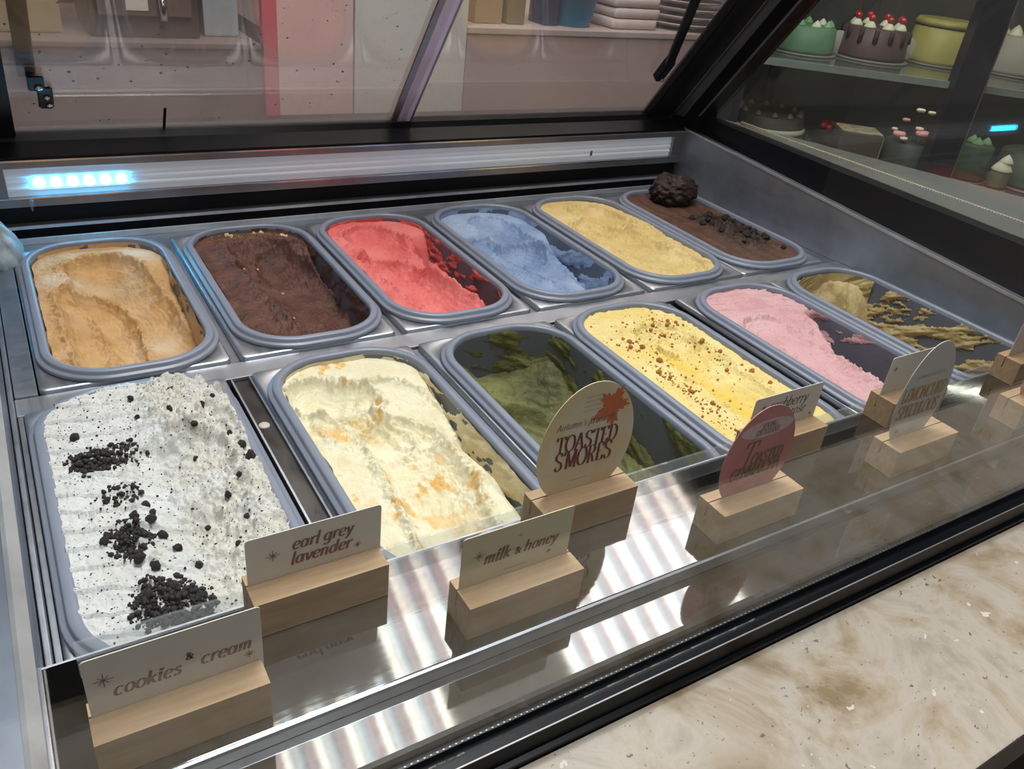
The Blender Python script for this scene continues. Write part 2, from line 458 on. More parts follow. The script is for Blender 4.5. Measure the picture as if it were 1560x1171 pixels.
# dark recess under the strip with its two bright lips
box('rear_recess_panel', (XL, 0.2255, -0.17), (XR, 0.234, 0.0268), 'black', CASE)
box('rear_ledge', (XL, 0.212, 0.0005), (XR, 0.2253, 0.0035), 'alu', CASE)
box('rear_ledge_lip', (XL, 0.2105, 0.0003), (XR, 0.2122, 0.0042), 'edge_satin', CASE)
box('rear_lower_panel', (XL, 0.2155, -0.17), (XR, 0.219, 0.0003), 'black', CASE)

# rear tilting glass: plane rises and leans forward
def bpt(x, s, off=0.0): return (x, 0.265 - 0.595 * s + 0.804 * off, 0.092 + 0.804 * s + 0.595 * off)


def slab(name, x0, x1, s0, s1, o0, o1, m, parent=CASE, bev=0.0):
    bm = bmesh.new()
    r = bmesh.ops.create_cube(bm, size=1.0)
    for v in r['verts']:
        v.co = bpt(x0 if v.co.x < 0 else x1, s0 if v.co.y < 0 else s1, o0 if v.co.z < 0 else o1)
    bmesh.ops.recalc_face_normals(bm, faces=bm.faces[:])
    if bev: bmesh.ops.bevel(bm, geom=bm.edges[:], offset=bev, segments=2, affect='EDGES')
    return from_bm(name, bm, m, parent)


prism('rear_bottom_frame', [(0.2625, 0.03), (0.2625, 0.0838), (0.2145, 0.0838), (0.2145, 0.0865), (0.246, 0.0965), (0.252, 0.104), (0.262, 0.110), (0.285, 0.11), (0.30, 0.03)], 'x', XL - 0.3, XR, 'black', CASE)
slab('left_rear_stile', XL - 0.3, -0.053, 0.0, 0.62, -0.008, 0.012, 'black', bev=0.002)
slab('right_rear_stile', 0.922, XR, 0.0, 0.62, -0.008, 0.012, 'black', bev=0.002)
slab('rear_stile_edge', 0.9755, 0.978, 0.01, 0.62, -0.0095, -0.0078, 'alu')
GL = slab('left_rear_pane', -0.053, 0.455, 0.01, 0.62, 0.0, 0.003, 'back_glass')
GR = slab('right_rear_pane', 0.430, 0.922, 0.01, 0.62, 0.006, 0.009, 'back_glass')
slab('pane_edge_strip', 0.4305, 0.4395, 0.012, 0.62, -0.004, -0.0005, 'alu', GL)
slab('pane_edge_strip', 0.4397, 0.462, 0.012, 0.62, -0.0025, -0.0007, 'edge_strip', GL)
slab('pane_edge_strip', 0.462, 0.464, 0.012, 0.62, -0.0035, -0.0007, 'alu', GL)
# condensation beads, too many to count
vs_, fs_ = [], []
for k in range(430):
    left = k < 330
    x = random.uniform(-0.045, 0.42) if left else random.uniform(0.47, 0.9)
    s = 0.03 + 0.33 * random.random() ** 0.8
    r = (0.0005 + 0.0011 * random.random() ** 3) * (1 if left else 0.6)
    b0 = len(vs_); cx = Vector(bpt(x, s, -0.0002 if left else 0.0058))
    nrm = Vector((0, -0.804, -0.595)); ux = Vector((1, 0, 0)); uy = Vector((0, -0.595, 0.804))
    for j in range(7):
        a = 2 * math.pi * j / 7
        vs_.append(cx + (ux * math.cos(a) * 1.25 + uy * math.sin(a)) * r)
    for j in range(7):
        a = 2 * math.pi * j / 7
        vs_.append(cx + (ux * math.cos(a) * 0.8 + uy * math.sin(a) * 0.65) * r + nrm * r * 0.6)
    for j in range(7):
        fs_.append((b0 + j, b0 + (j + 1) % 7, b0 + 7 + (j + 1) % 7, b0 + 7 + j))
    fs_.append((b0 + 7, b0 + 8, b0 + 9, b0 + 10)); fs_.append((b0 + 7, b0 + 10, b0 + 11, b0 + 13))
o = from_arrays('condensation_beads', vs_, fs_, 'droplet', GL); o['kind'] = 'stuff'
# a run of water that cleared a dark streak
slab('water_streak', 0.113, 0.1165, 0.014, 0.055, -0.0008, -0.0002, 'black', GL, 0.0003)
# hinge bracket at the left with three screws
HB = slab('hinge_bracket', -0.0245, -0.0085, 0.062, 0.098, -0.006, -0.0004, 'black', GL, 0.002)
slab('hinge_arm', -0.033, -0.016, 0.094, 0.118, -0.008, -0.0004, 'black', HB, 0.0015)
slab('hinge_post', -0.040, -0.022, 0.105, 0.5, 0.004, 0.018, 'black_matt', HB)
def screw(x, s, off, parent, r=0.0042):
    c = Vector(bpt(x, s, off)); o = lathe('screw', [(0.0001, 0.0026), (r * 0.4, 0.0026), (r * 0.5, 0.0018), (r * 0.8, 0.002), (r, 0.0), (0.0001, 0.0)], 'steel_bright', parent, 12)
    o.matrix_world = Matrix.Translation(c) @ Vector((0, -0.804, -0.595)).to_track_quat('Z', 'X').to_matrix().to_4x4()
    return o
screw(-0.0225, 0.1, -0.008, HB, 0.0052); screw(-0.0155, 0.082, -0.006, HB); screw(-0.0135, 0.069, -0.006, HB)
# gas strut at the right
bm = bmesh.new()
A, B = Vector(bpt(0.886, 0.122, -0.009)), Vector(bpt(0.846, 0.235, -0.012))
cyl_between(bm, A + (B - A) * 0.25, B + (B - A) * 1.4, 0.0075, 14)
GS = from_bm('gas_strut', bm, 'black', GR, True)
slab('strut_bracket', 0.877, 0.892, 0.106, 0.15, -0.010, 0.0055, 'black', GS, 0.002)
screw(0.886, 0.113, -0.011, GS, 0.004)

# right corner post and end glass
prism('right_corner_post', [(0.300, 0.088), (0.188, 0.088), (0.188, sz(0.188) + 0.002), (-0.18, 0.609), (-0.085, 0.609)], 'x', XR, 1.03, 'black', CASE, 0.002)
prism('corner_post_inlay', [(0.262, 0.102), (0.224, 0.106), (-0.14, 0.60), (-0.10, 0.60)], 'x', XR - 0.0022, XR - 0.0002, 'steel_wall', CASE)
prism('post_inner_edge', [(0.1885, 0.116), (0.1845, 0.116), (-0.183, 0.607), (-0.179, 0.607)], 'x', XR - 0.0006, XR + 0.001, 'alu', CASE)
EG = prism('end_glass', [(0.186, sz(0.186) + 0.001), (-0.64, sz(-0.64) + 0.001), (-0.64, 0.61), (-0.18, 0.61)], 'x', 1.018, 1.023, 'side_glass', CASE)
SPC = prism('end_glass_spacer', [(0.118, 0.1160), (0.118, 0.1240), (0.02, 0.1225), (-0.45, 0.1262), (-0.45, 0.1246), (0.02, 0.1200)], 'x', 1.0165, 1.0178, mat('pale_brass_spacer', '#cfc490', 0.4, var=(60, '#e0d8b0', 0.3)), EG)  # thick near end and pale yellow stand in for glare on the spacer
bm = bmesh.new()
for k in range(120):
    y = 0.116 - k * 0.0045; zc = 0.120 + (0.118 - y) * 0.008
    for dz in ((-0.0012, 0.0012) if k < 20 else (0.0006,)):
        bm_box(bm, (1.0160, y - 0.0012, zc + dz - 0.0007), (1.0166, y + 0.0012, zc + dz + 0.0007))
o = from_bm('spacer_perforations', bm, 'steel_bright', SPC); o['kind'] = 'stuff'

# front: sign shelf, fold, lower deck, rail with perforated spacer, clear front glass
SHX0, SHX1 = -0.110, 0.984
SH = box('sign_shelf', (SHX0, -0.612, 0.0275), (SHX1, -0.524, 0.030), 'steel_shelf', CASE, 0.0006)
bm = bmesh.new(); bm_box(bm, (SHX0, -0.5245, 0.012), (SHX1, -0.5225, 0.0297))
from_bm('shelf_rear_flange', bm, 'steel', SH)
prism('shelf_front_fold', [(-0.6122, 0.0298), (-0.6138, 0.0292), (-0.6146, 0.0276), (-0.6146, 0.0205), (-0.6125, 0.0205), (-0.6122, 0.0275)], 'x', SHX0, SHX1, 'steel_rail', SH)
box('shelf_left_trim', (SHX0 - 0.0005, -0.6125, 0.0301), (SHX0 + 0.0035, -0.524, 0.0325), 'steel_bright', SH, 0.0005)
box('shelf_acrylic_lip', (SHX0 + 0.02, -0.5262, 0.0302), (SHX1, -0.5242, 0.043), 'lip_glass', SH)
box('lower_deck', (SHX0, -0.6465, 0.017), (SHX1, -0.6128, 0.0200), 'steel_shelf', CASE)
FR = prism('front_rail', [(-0.6468, -0.055), (-0.6468, 0.0215), (-0.6500, 0.0215), (-0.6512, 0.016), (-0.6620, 0.016), (-0.6628, 0.0175), (-0.6672, 0.0170), (-0.6690, 0.004), (-0.672, 0.0035), (-0.672, -0.055)], 'x', -0.62, 1.04, 'black', CASE)
box('rail_bright_edge', (-0.62, -0.6678, 0.0166), (1.04, -0.6670, 0.0172), 'alu', FR)
box('glass_spacer', (-0.62, -0.6572, 0.0161), (1.03, -0.6556, 0.0206), 'rubber', FR)
bm = bmesh.new()
for k in range(330):
    x = -0.2 + k * 0.0037
    bmesh.ops.create_cube(bm, size=1.0, matrix=Matrix.Translation((x, -0.6564, 0.0208)) @ Matrix.Diagonal((0.0010, 0.0007, 0.0004, 1)))
o = from_bm('spacer_perforations', bm, 'alu', FR); o['kind'] = 'stuff'
FG = bmesh.new()
vv = [FG.verts.new(p) for p in ((-0.62, -0.6608, 0.0163), (1.0, -0.6608, 0.0163), (1.0, -0.662, 0.62), (-0.62, -0.662, 0.62), (-0.62, -0.6588, 0.0163), (1.0, -0.6588, 0.0163), (1.0, -0.660, 0.62), (-0.62, -0.660, 0.62))]
for q in ((0, 1, 2, 3), (4, 7, 6, 5), (0, 4, 5, 1), (1, 5, 6, 2), (2, 6, 7, 3), (3, 7, 4, 0)): FG.faces.new([vv[i] for i in q])
from_bm('front_glass', FG, 'front_glass', CASE)

# stone counter in front of the case
CT = thing('stone_counter', 'beige speckled stone counter top along the front rail', 'counter', (0, 0, -0.98))
o = box('counter_top', (-0.9, -0.795, -0.04), (2.2, -0.6725, 0.0), 'stone', None, 0.002); o.parent = CT; o.matrix_parent_inverse = Matrix.Translation((0, 0, 0.98))
o = box('counter_front', (-0.9, -0.79, -0.98), (2.2, -0.6725, -0.0402), 'dark_wood'); o.parent = CT; o.matrix_parent_inverse = Matrix.Translation((0, 0, 0.98))

# ------------------------------------------------------------------ steel deck around the tubs
PITCH, ROW = 0.17567, 0.36288
TW, TL, TR = 0.165, 0.33758, 0.0643
OFFS = [(0.0016, -0.0022), (0.0036, 0.0003), (-0.0022, -0.0001), (-0.0055, 0.0016), (-0.0054, 0.0006), (-0.0086, -0.0002),
        (-0.0147, 0.0091), (0.0007, 0.0003), (0.002, -0.0054), (-0.0036, -0.0014), (0.0109, -0.0027), (0.0071, 0.0001)]
CENT = [(i % 6 * PITCH + OFFS[i][0], -(i // 6) * ROW + OFFS[i][1]) for i in range(12)]
NAMES = ['caramel', 'chocolate nut', 'coral pink', 'sky blue', 'custard yellow', 'dark chocolate',
         'cookies and cream', 'creamy yellow', 'matcha green', 'crumb-topped yellow', 'pale pink', 'scraped-out beige']

def plate_mesh(w, l, hw, hl, hr):
    """flat steel frame with an oblong hole, edges turned down"""
    outer = rrect(w, l, 0.006, 8); inner = rrect(hw, hl, hr, 8); n = len(outer)
    vs_, fs_ = [], []
    o2 = rrect(w - 0.003, l - 0.003, 0.005, 8)
    for (p, z) in ((outer, -0.006), (outer, -0.0012), (o2, 0.0), (inner, 0.0), (inner, -0.004)):
        vs_ += [(x, y, z) for x, y in p]
    for ring in range(4):
        for i in range(n):
            j = (i + 1) % n; fs_.append((ring * n + i, ring * n + j, (ring + 1) * n + j, (ring + 1) * n + i))
    return vs_, fs_

for i in range(12):
    cx = (i % 6) * PITCH + (OFFS[i][0] if i == 6 else 0.0); cy = -(i // 6) * ROW
    row = 'rear' if i < 6 else 'front'
    if i % 6 == 5 or i == 10: cx = CENT[i][0]
    v, f_ = plate_mesh(0.1662, 0.3330, TW - 0.016, TL - 0.016, TR - 0.008)
    o = from_arrays('tub_well_frame', v, f_, 'steel', None, False)
    o.location = (cx, cy, -0.0086)
    tag(o, f'stainless frame plate around the {NAMES[i]} gelato tub', 'frame plate', 'steel well frames')
# rails between and around the wells
def rail(name, lo, hi, m='steel_rail'):
    return box(name, lo, hi, m, CASE, 0.0008)
for i in range(5):
    xm = (i + 0.5) * PITCH
    rail('well_divider_rail', (xm - 0.0085, -0.1650, -0.024), (xm + 0.0085, 0.172, -0.0152))
    if i: rail('well_divider_rail', (xm - 0.0085, -0.522, -0.024), (xm + 0.0085, -0.1980, -0.0152))
rail('cross_rail', (XL + 0.005, -0.1962, -0.022), (XR - 0.001, -0.1672, -0.0125), 'steel')
rail('rear_deck_strip', (XL + 0.005, 0.1680, -0.024), (XR - 0.001, 0.2145, -0.0150))
box('rear_deck_lip', (XL + 0.005, 0.198, -0.0149), (XR - 0.001, 0.2015, -0.0072), 'edge_satin', CASE, 0.0008)
rail('left_deck_strip', (XL + 0.0055, -0.1665, -0.024), (-0.0845, 0.167, -0.0105))
rail('left_deck_strip', (XL + 0.0055, -0.522, -0.026), (-0.0985, -0.1972, -0.0125))
rail('right_deck_strip', (0.955, -0.1665, -0.024), (XR - 0.001, 0.167, -0.0152))
rail('right_deck_strip', (0.9695, -0.522, -0.024), (XR - 0.001, -0.1972, -0.0152))
DV = rail('wide_divider_strip', (0.0735, -0.522, -0.020), (0.1025, -0.1972, -0.0160), 'steel_wet')
box('divider_side_bead', (0.0735, -0.522, -0.0159), (0.0752, -0.1975, -0.0125), 'steel', DV)
box('divider_side_bead', (0.0905, -0.522, -0.0159), (0.0925, -0.1975, -0.0125), 'steel_rail', DV)
lathe('round_button', [(0.0001, 0.0018), (0.0042, 0.0016), (0.0050, 0.0008), (0.0050, 0.0)], mat('pale_plug', '#b9aca2', 0.5, var=(40, '#c4b8ae', 0.3)), DV, 18, (0.0815, -0.279, -0.0159))
# frost lump on the rear left corner
bm = bmesh.new()
bmesh.ops.create_icosphere(bm, subdivisions=4, radius=1.0)
for v in bm.verts:
    p = v.co.copy()
    n_ = float(fbm(np.array([p.x * 2.2 + 5 + p.z]), np.array([p.y * 2.2 + p.z * 1.5]), 5)[0])
    k = 1 + 0.75 * n_
    taper = 1 - 0.45 * max(0, p.z)
    v.co = Vector((-0.094 + p.x * 0.024 * k * taper, 0.160 + p.y * 0.043 * k * taper, -0.006 + p.z * 0.05 * (0.9 + 0.5 * n_)))
M['ice'] = mat('frosted_ice', '#b9c6cc', 0.32, var=(60, '#8fa0aa', 0.25), bump=(180, 0.5, 0.002), subsurf=0.25)
tag(from_bm('frost_lump', bm, 'ice', None, True), 'lump of white frost on the rear left corner of the case', 'ice')

# ================================================================== TUBS AND GELATO
RIMP = [(0.007, -0.0105), (0.006, -0.0085), (0.0, -0.0080), (0.0, -0.0052), (0.0008, -0.0042), (0.0034, -0.0040), (0.0042, -0.0030),
        (0.0046, -0.0006), (0.0056, 0.0004), (0.0098, 0.0008), (0.0114, 0.0004), (0.0124, -0.0010), (0.0130, -0.0050)]
WALLP = [(0.0129, -0.0045), (0.0138, -0.012), (0.0155, -0.04), (0.0175, -0.08), (0.0200, -0.108), (0.0250, -0.116), (0.0400, -0.119), (0.065, -0.1195)]


def ring_mesh(prof, w=TW, l=TL, r=TR, n=14, cap=False):
    vs_, fs_ = [], []; m = 4 * (n + 1)
    for ins, z in prof:
        rr_ = max(0.004, r - ins)
        vs_ += [(x, y, z) for x, y in rrect(w - 2 * ins, l - 2 * ins, rr_, n)]
    for k in range(len(prof) - 1):
        for i in range(m):
            j = (i + 1) % m; fs_.append((k * m + i, k * m + j, (k + 1) * m + j, (k + 1) * m + i))
    return vs_, fs_


_v, _f = ring_mesh(RIMP)
rim_proto = from_arrays('rim', _v, _f, 'tub')
_v, _f = ring_mesh(WALLP)
wall_proto = from_arrays('basin', _v, _f, 'tub_in')
bm = bmesh.new(); bmesh.ops.create_grid(bm, x_segments=1, y_segments=1, size=0.5, matrix=Matrix.Translation((0, 0, -0.1194)) @ Matrix.Diagonal((0.12, 0.29, 1, 1)))
floor_proto = from_bm('basin_floor', bm, 'tub_in')
outer_v, outer_f = ring_mesh([(0.0072, -0.0100), (0.009, -0.04), (0.012, -0.10), (0.018, -0.124), (0.06, -0.1245)])
outer_proto = from_arrays('outer_shell', outer_v, outer_f, 'tub')
ROWPOS = ['leftmost of the rear row', 'second in the rear row', 'third in the rear row', 'fourth in the rear row', 'fifth in the rear row', 'rear right corner by the side wall',
          'leftmost of the front row', 'second in the front row', 'third in the front row, nearly empty', 'fourth in the front row', 'fifth in the front row', 'front right by the side wall, nearly empty']
for i in range(12):
    t = thing('gelato_tub', f'grey-blue plastic tub of {NAMES[i]} gelato, {ROWPOS[i]}', 'tub', (CENT[i][0], CENT[i][1], 0), 0, 'gelato tubs')
    for p in (rim_proto, wall_proto, floor_proto, outer_proto):
        if i == 0: p.parent = t
        else:
            c = p.copy(); COL.objects.link(c); c.parent = t

HW, HL = TW / 2 - 0.0128, TL / 2 - 0.0128


def gelato_mat(name, base, tone, dark, rough=0.42, nscale=30.0, speck=None, bump=(330, 0.7, 0.002), bump2=None):
    m, nt, b = new_mat(name)
    v = coords(nt)
    n = N(nt, 'ShaderNodeTexNoise', Scale=nscale, Detail=6.0, Roughness=0.62); nt.links.new(v, n.inputs['Vector'])
    c = ramp(nt, n.outputs['Fac'], [(0.34, lin(dark)), (0.58, lin(base))])
    at = nt.nodes.new('ShaderNodeAttribute'); at.attribute_name = 'tone'
    mx = nt.nodes.new('ShaderNodeMix'); mx.data_type = 'RGBA'
    nt.links.new(at.outputs['Fac'], mx.inputs[0]); nt.links.new(c, mx.inputs[6]); mx.inputs[7].default_value = lin(tone)
    last = mx.outputs[2]
    for sp in (speck or []):
        scale, colr, thr = sp
        vo = N(nt, 'ShaderNodeTexVoronoi', Scale=float(scale)); nt.links.new(v, vo.inputs['Vector'])
        s3 = nt.nodes.new('ShaderNodeSeparateColor'); nt.links.new(vo.outputs['Color'], s3.inputs[0])
        m3 = N(nt, 'ShaderNodeMath', operation='MULTIPLY'); nt.links.new(s3.outputs[1], m3.inputs[0]); m3.inputs[1].default_value = thr
        lt = N(nt, 'ShaderNodeMath', operation='LESS_THAN'); nt.links.new(vo.outputs['Distance'], lt.inputs[0])
        sb = N(nt, 'ShaderNodeMath', operation='SUBTRACT'); nt.links.new(m3.outputs[0], sb.inputs[0]); sb.inputs[1].default_value = thr * 0.45
        nt.links.new(sb.outputs[0], lt.inputs[1])
        m4 = nt.nodes.new('ShaderNodeMix'); m4.data_type = 'RGBA'
        nt.links.new(lt.outputs[0], m4.inputs[0]); nt.links.new(last, m4.inputs[6]); m4.inputs[7].default_value = lin(colr)
        last = m4.outputs[2]
    nt.links.new(last, b.inputs['Base Color'])
    b.inputs['Roughness'].default_value = rough
    b.inputs['Specular IOR Level'].default_value = 0.4
    n2 = N(nt, 'ShaderNodeTexNoise', Scale=float(bump[0]), Detail=6.0, Roughness=0.7); nt.links.new(v, n2.inputs['Vector'])
    bp = N(nt, 'ShaderNodeBump', Strength=bump[1], Distance=bump[2])
    nt.links.new(n2.outputs['Fac'], bp.inputs['Height']); nt.links.new(bp.outputs['Normal'], b.inputs['Normal'])
    return m


def seg(x, y, p, q):
    px, py = p; dx, dy = q[0] - p[0], q[1] - p[1]
    t = np.clip(((x - px) * dx + (y - py) * dy) / (dx * dx + dy * dy + 1e-12), 0, 1)
    return np.hypot(x - px - t * dx, y - py - t * dy), t


def scoop(h, x, y, p, q, r, depth, lip=0.003, sd=0.0, rag=0.22, rip=0.0, pw=0.75):
    """a spatula or scoop pass from p to q: rounded trough with a ragged raised lip"""
    d, t = seg(x, y, p, q)
    d = d + r * rag * fbm(x * 42 + sd, y * 42 + sd * 2, 4)
    k = np.clip(1 - (d / r) ** 2, 0, 1)
    out = h - depth * k ** pw * (0.72 + 0.28 * np.sin(np.pi * np.clip(t, 0.05, 0.95)))
    rid = 1 - 2 * np.abs(fbm(x * 150 + sd, y * 150 + sd, 4, 0.6)) * 2.2
    out = out + lip * np.exp(-((d - 1.06 * r) / (0.15 * r)) ** 2) * (0.15 + 0.75 * rid + 1.8 * fbm(x * 120 + sd, y * 120, 4))
    L_ = np.hypot(q[0] - p[0], q[1] - p[1]) + 0.01
    out = out + 0.0020 * sstep(0, 0.25, k) * fbm(d * 420 + sd, t * L_ * 30 + sd, 4, 0.6)          # drag lines along the pass
    if rip: out = out + rip * k * np.sin(t * np.hypot(q[0] - p[0], q[1] - p[1]) / 0.0042 * 3.1 + 5 * fbm(x * 60, y * 60 + sd, 3)) * (0.5 + fbm(x * 70 + sd, y * 70, 3))
    return out


def rough(h, x, y, amp, freq=90, mask=1.0, sd=0.0):
    n = fbm(x * freq + sd, y * freq + sd, 6, 0.62)
    torn = 1 - 5.0 * np.abs(fbm(x * freq * 0.9 + 7 + sd, y * freq * 0.55 + sd, 5, 0.6))
    return h + amp * mask * (n + 0.5 * np.abs(fbm(x * freq * 0.6 + 3 + sd, y * freq * 0.6, 4)) + 0.22 * np.clip(torn, -0.6, 1))


def blob(x, y, cx, cy, r):
    return np.exp(-(((x - cx) ** 2 + (y - cy) ** 2) / r ** 2))


def warp(x, y, a=0.006, f=22, sd=0.0):
    return x + a * 2 * fbm(x * f + sd, y * f, 3), y + a * 2 * fbm(x * f, y * f + 50 + sd, 3)


# --- height (m, from the rim) and tone (0..1) of every flavour, in tub-local metres
def h_caramel(x, y):
    x, y = warp(x, y, 0.007, 18, 1.0)
    h = -0.009 + 0.004 * fbm(x * 12, y * 12, 3)
    h = h - 0.020 * sstep(0.025, 0.075, x) * sstep(0.11, 0.0, y)
    h = scoop(h, x, y, (0.002, 0.085), (0.036, -0.125), 0.043, 0.030, 0.004, 1.0, 0.25)
    h = scoop(h, x, y, (-0.022, 0.02), (-0.012, -0.165), 0.034, 0.020, 0.0045, 4.0, 0.2, 0.0008)
    m = blob(x, y, -0.03, 0.09, 0.03) + blob(x, y, -0.035, -0.06, 0.03) + 0.6 * blob(x, y, 0.0, -0.1, 0.03)
    return rough(h, x, y, 0.0055, 95, m, 2.0)
def t_caramel(x, y): return np.clip(0.9 * blob(x, y, -0.045, 0.075, 0.016) + 0.8 * blob(x, y, 0.045, 0.125, 0.022) + 0.45 * blob(x, y, 0.035, -0.06, 0.03) + 0.9 * fbm(x * 30, y * 30) - 0.05, 0, 0.8)


def h_choc(x, y):
    x, y = warp(x, y, 0.006, 20, 3.0)
    h = -0.008 + 0.003 * fbm(x * 14, y * 14, 3)
    h = h - 0.03 * sstep(0.03, 0.075, x) * sstep(0.12, 0.02, y)
    h = scoop(h, x, y, (0.012, 0.085), (0.030, -0.13), 0.046, 0.032, 0.004, 7.0, 0.25)
    h = scoop(h, x, y, (0.030, 0.085), (0.030, 0.06), 0.034, 0.014, 0.005, 9.0, 0.2)
    m = 1.0 * blob(x, y, -0.04, 0.0, 0.03) + blob(x, y, -0.01, -0.10, 0.04) + blob(x, y, -0.035, 0.09, 0.03) + 0.4 * sstep(0.0, -0.1, y)
    return rough(h, x, y, 0.0085, 85, m, 5.0)
def t_choc(x, y): return np.clip(1.4 * fbm(x * 60, y * 60, 5) + 0.9 * sstep(0.118, 0.15, y) * (0.2 + 1.6 * fbm(x * 90, y * 90, 4)), 0, 0.55)


def h_coral(x, y):
    x, y = warp(x, y, 0.006, 20, 6.0)
    h = -0.008 + 0.004 * fbm(x * 14, y * 14, 3)
    h = h - 0.075 * sstep(0.030, 0.056, x + 0.010 * fbm(x * 50, y * 50, 3)) * sstep(0.10, 0.04, y)
    h = scoop(h, x, y, (-0.012, 0.10), (0.012, 0.02), 0.038, 0.020, 0.004, 2.0, 0.2)
    h = scoop(h, x, y, (-0.022, 0.02), (0.002, -0.15), 0.036, 0.026, 0.004, 3.0, 0.2)
    m = blob(x, y, 0.03, 0.03, 0.03) + 0.6 * blob(x, y, -0.05, -0.05, 0.03) + 0.7 * blob(x, y, 0.02, -0.04, 0.03)
    return rough(h, x, y, 0.006, 90, m, 6.0)
def t_coral(x, y): return np.clip(0.35 + 1.2 * fbm(x * 26, y * 26, 3), 0, 0.8)


def h_blue(x, y):
    x, y = warp(x, y, 0.006, 18, 9.0)
    h = -0.011 + 0.004 * fbm(x * 14, y * 14, 3)
    h = h - 0.04 * sstep(0.035, 0.075, x) * sstep(0.05, -0.02, y)
    h = scoop(h, x, y, (0.010, 0.11), (0.012, 0.01), 0.032, 0.016, 0.003, 2.5, 0.25)
    h = scoop(h, x, y, (0.006, 0.015), (0.040, -0.13), 0.036, 0.020, 0.003, 3.5, 0.25)
    h = scoop(h, x, y, (-0.035, 0.03), (-0.005, -0.14), 0.026, 0.012, 0.003, 8.5, 0.25)
    m = blob(x, y, -0.04, 0.11, 0.03) + 0.5 * blob(x, y, -0.045, 0.0, 0.05)
    return rough(h, x, y, 0.006, 90, m, 8.0)
def t_blue(x, y): return np.clip(0.1 + 1.1 * fbm(x * 24, y * 24, 4) + 0.7 * blob(x, y, -0.02, 0.14, 0.05) + 0.6 * blob(x, y, 0.04, -0.13, 0.025), 0, 0.9)


def h_custard(x, y):
    x, y = warp(x, y, 0.006, 18, 12.0)
    h = -0.006 + 0.004 * fbm(x * 14, y * 14, 3)
    h = scoop(h, x, y, (0.01, 0.10), (0.018, 0.05), 0.034, 0.013, 0.004, 4.4, 0.25)
    h = scoop(h, x, y, (-0.018, 0.03), (0.008, -0.12), 0.040, 0.015, 0.004, 5.4, 0.25)
    m = blob(x, y, 0.05, 0.03, 0.04) + blob(x, y, 0.05, -0.05, 0.03) + 0.6 * blob(x, y, -0.01, -0.05, 0.05) + 0.5 * sstep(0.0, -0.14, y)
    h = h + 0.006 * blob(x, y, 0.05, 0.02, 0.03)
    return rough(h, x, y, 0.007, 95, m, 12.0)
def t_custard(x, y): return np.clip(0.2 + 1.2 * fbm(x * 26, y * 26, 3), 0, 0.7)


def h_dark(x, y):
    h = -0.0055 + 0.003 * fbm(x * 16, y * 16, 4) + 0.001 * np.sin(x * 260 + 6 * fbm(x * 20, y * 20, 3))
    h = h + 0.012 * blob(x, y, 0.026, -0.02, 0.028) + 0.010 * blob(x, y, 0.016, -0.065, 0.028)
    m = 1.0 * (np.exp(-((x - 0.020) / 0.027) ** 2) * sstep(0.05, 0.02, y) * sstep(-0.115, -0.085, y))
    return rough(h, x, y, 0.017, 75, m, 15.0)
def t_dark(x, y): return np.clip(1.2 * np.exp(-((x - 0.020) / 0.030) ** 2) * sstep(0.055, 0.02, y) * sstep(-0.12, -0.085, y) + 0.5 * fbm(x * 60, y * 60), 0, 1)


def h_cookie(x, y):
    x0, y0 = x, y
    x, y = warp(x, y, 0.004, 25, 18.0)
    h = -0.002 + 0.004 * fbm(x * 14, y * 14, 3)
    ph = (y + 0.25 * x + 0.012 * fbm(x * 20, y * 20, 3)) / 0.021
    rp = (ph - np.floor(ph)); saw = np.clip(1 - rp / 0.75, 0, 1) ** 2
    h = h + 0.0030 * saw * sstep(0.012, -0.02, x)
    h = scoop(h, x, y, (0.018, 0.03), (0.008, -0.16), 0.036, 0.013, 0.0035, 18.5, 0.3, 0.0012)
    h = h + 0.010 * blob(x, y, 0.026, 0.105, 0.034) + 0.008 * blob(x, y, 0.036, 0.07, 0.02)
    h = h - 0.006 * np.exp(-((y - 0.055 - 0.25 * (x - 0.03)) / 0.006) ** 2) * sstep(0.01, 0.03, x) * sstep(0.062, 0.05, x)
    h = h + 0.0045 * sstep(0.050, 0.062, x0) * sstep(-0.15, 0.12, y)
    m = sstep(-0.006, 0.016, x) * (0.25 + 0.75 * sstep(-0.12, -0.02, y)) + 0.3
    return rough(h, x, y, 0.0150, 85, m, 20.0)
def t_cookie(x, y): return np.clip(0.55 * sstep(-0.01, 0.03, x) + 0.9 * fbm(x * 40, y * 40, 3), 0, 0.7)


def h_cream(x, y):
    x, y = warp(x, y, 0.007, 18, 22.0)
    h = -0.008 + 0.005 * fbm(x * 13, y * 13, 3)
    h = h - 0.050 * sstep(0.040, 0.082, x) * sstep(0.13, -0.04, y)
    h = scoop(h, x, y, (-0.042, 0.098), (-0.014, 0.085), 0.030, 0.020, 0.0055, 22.5, 0.15, 0, 0.6)
    h = scoop(h, x, y, (-0.030, 0.045), (-0.008, 0.020), 0.028, 0.010, 0.004, 25.5, 0.25)
    h = scoop(h, x, y, (0.004, 0.012), (-0.012, -0.16), 0.034, 0.016, 0.005, 23.5, 0.25, 0.0010)
    h = scoop(h, x, y, (0.026, 0.08), (0.036, 0.02), 0.026, 0.009, 0.004, 24.5, 0.25)
    m = blob(x, y, -0.045, 0.03, 0.025) + 0.7 * blob(x, y, 0.03, -0.06, 0.04) + 0.6 * blob(x, y, -0.02, 0.05, 0.03) + 0.7 * blob(x, y, 0.004, -0.045, 0.02)
    return rough(h, x, y, 0.0075, 85, m, 22.0)
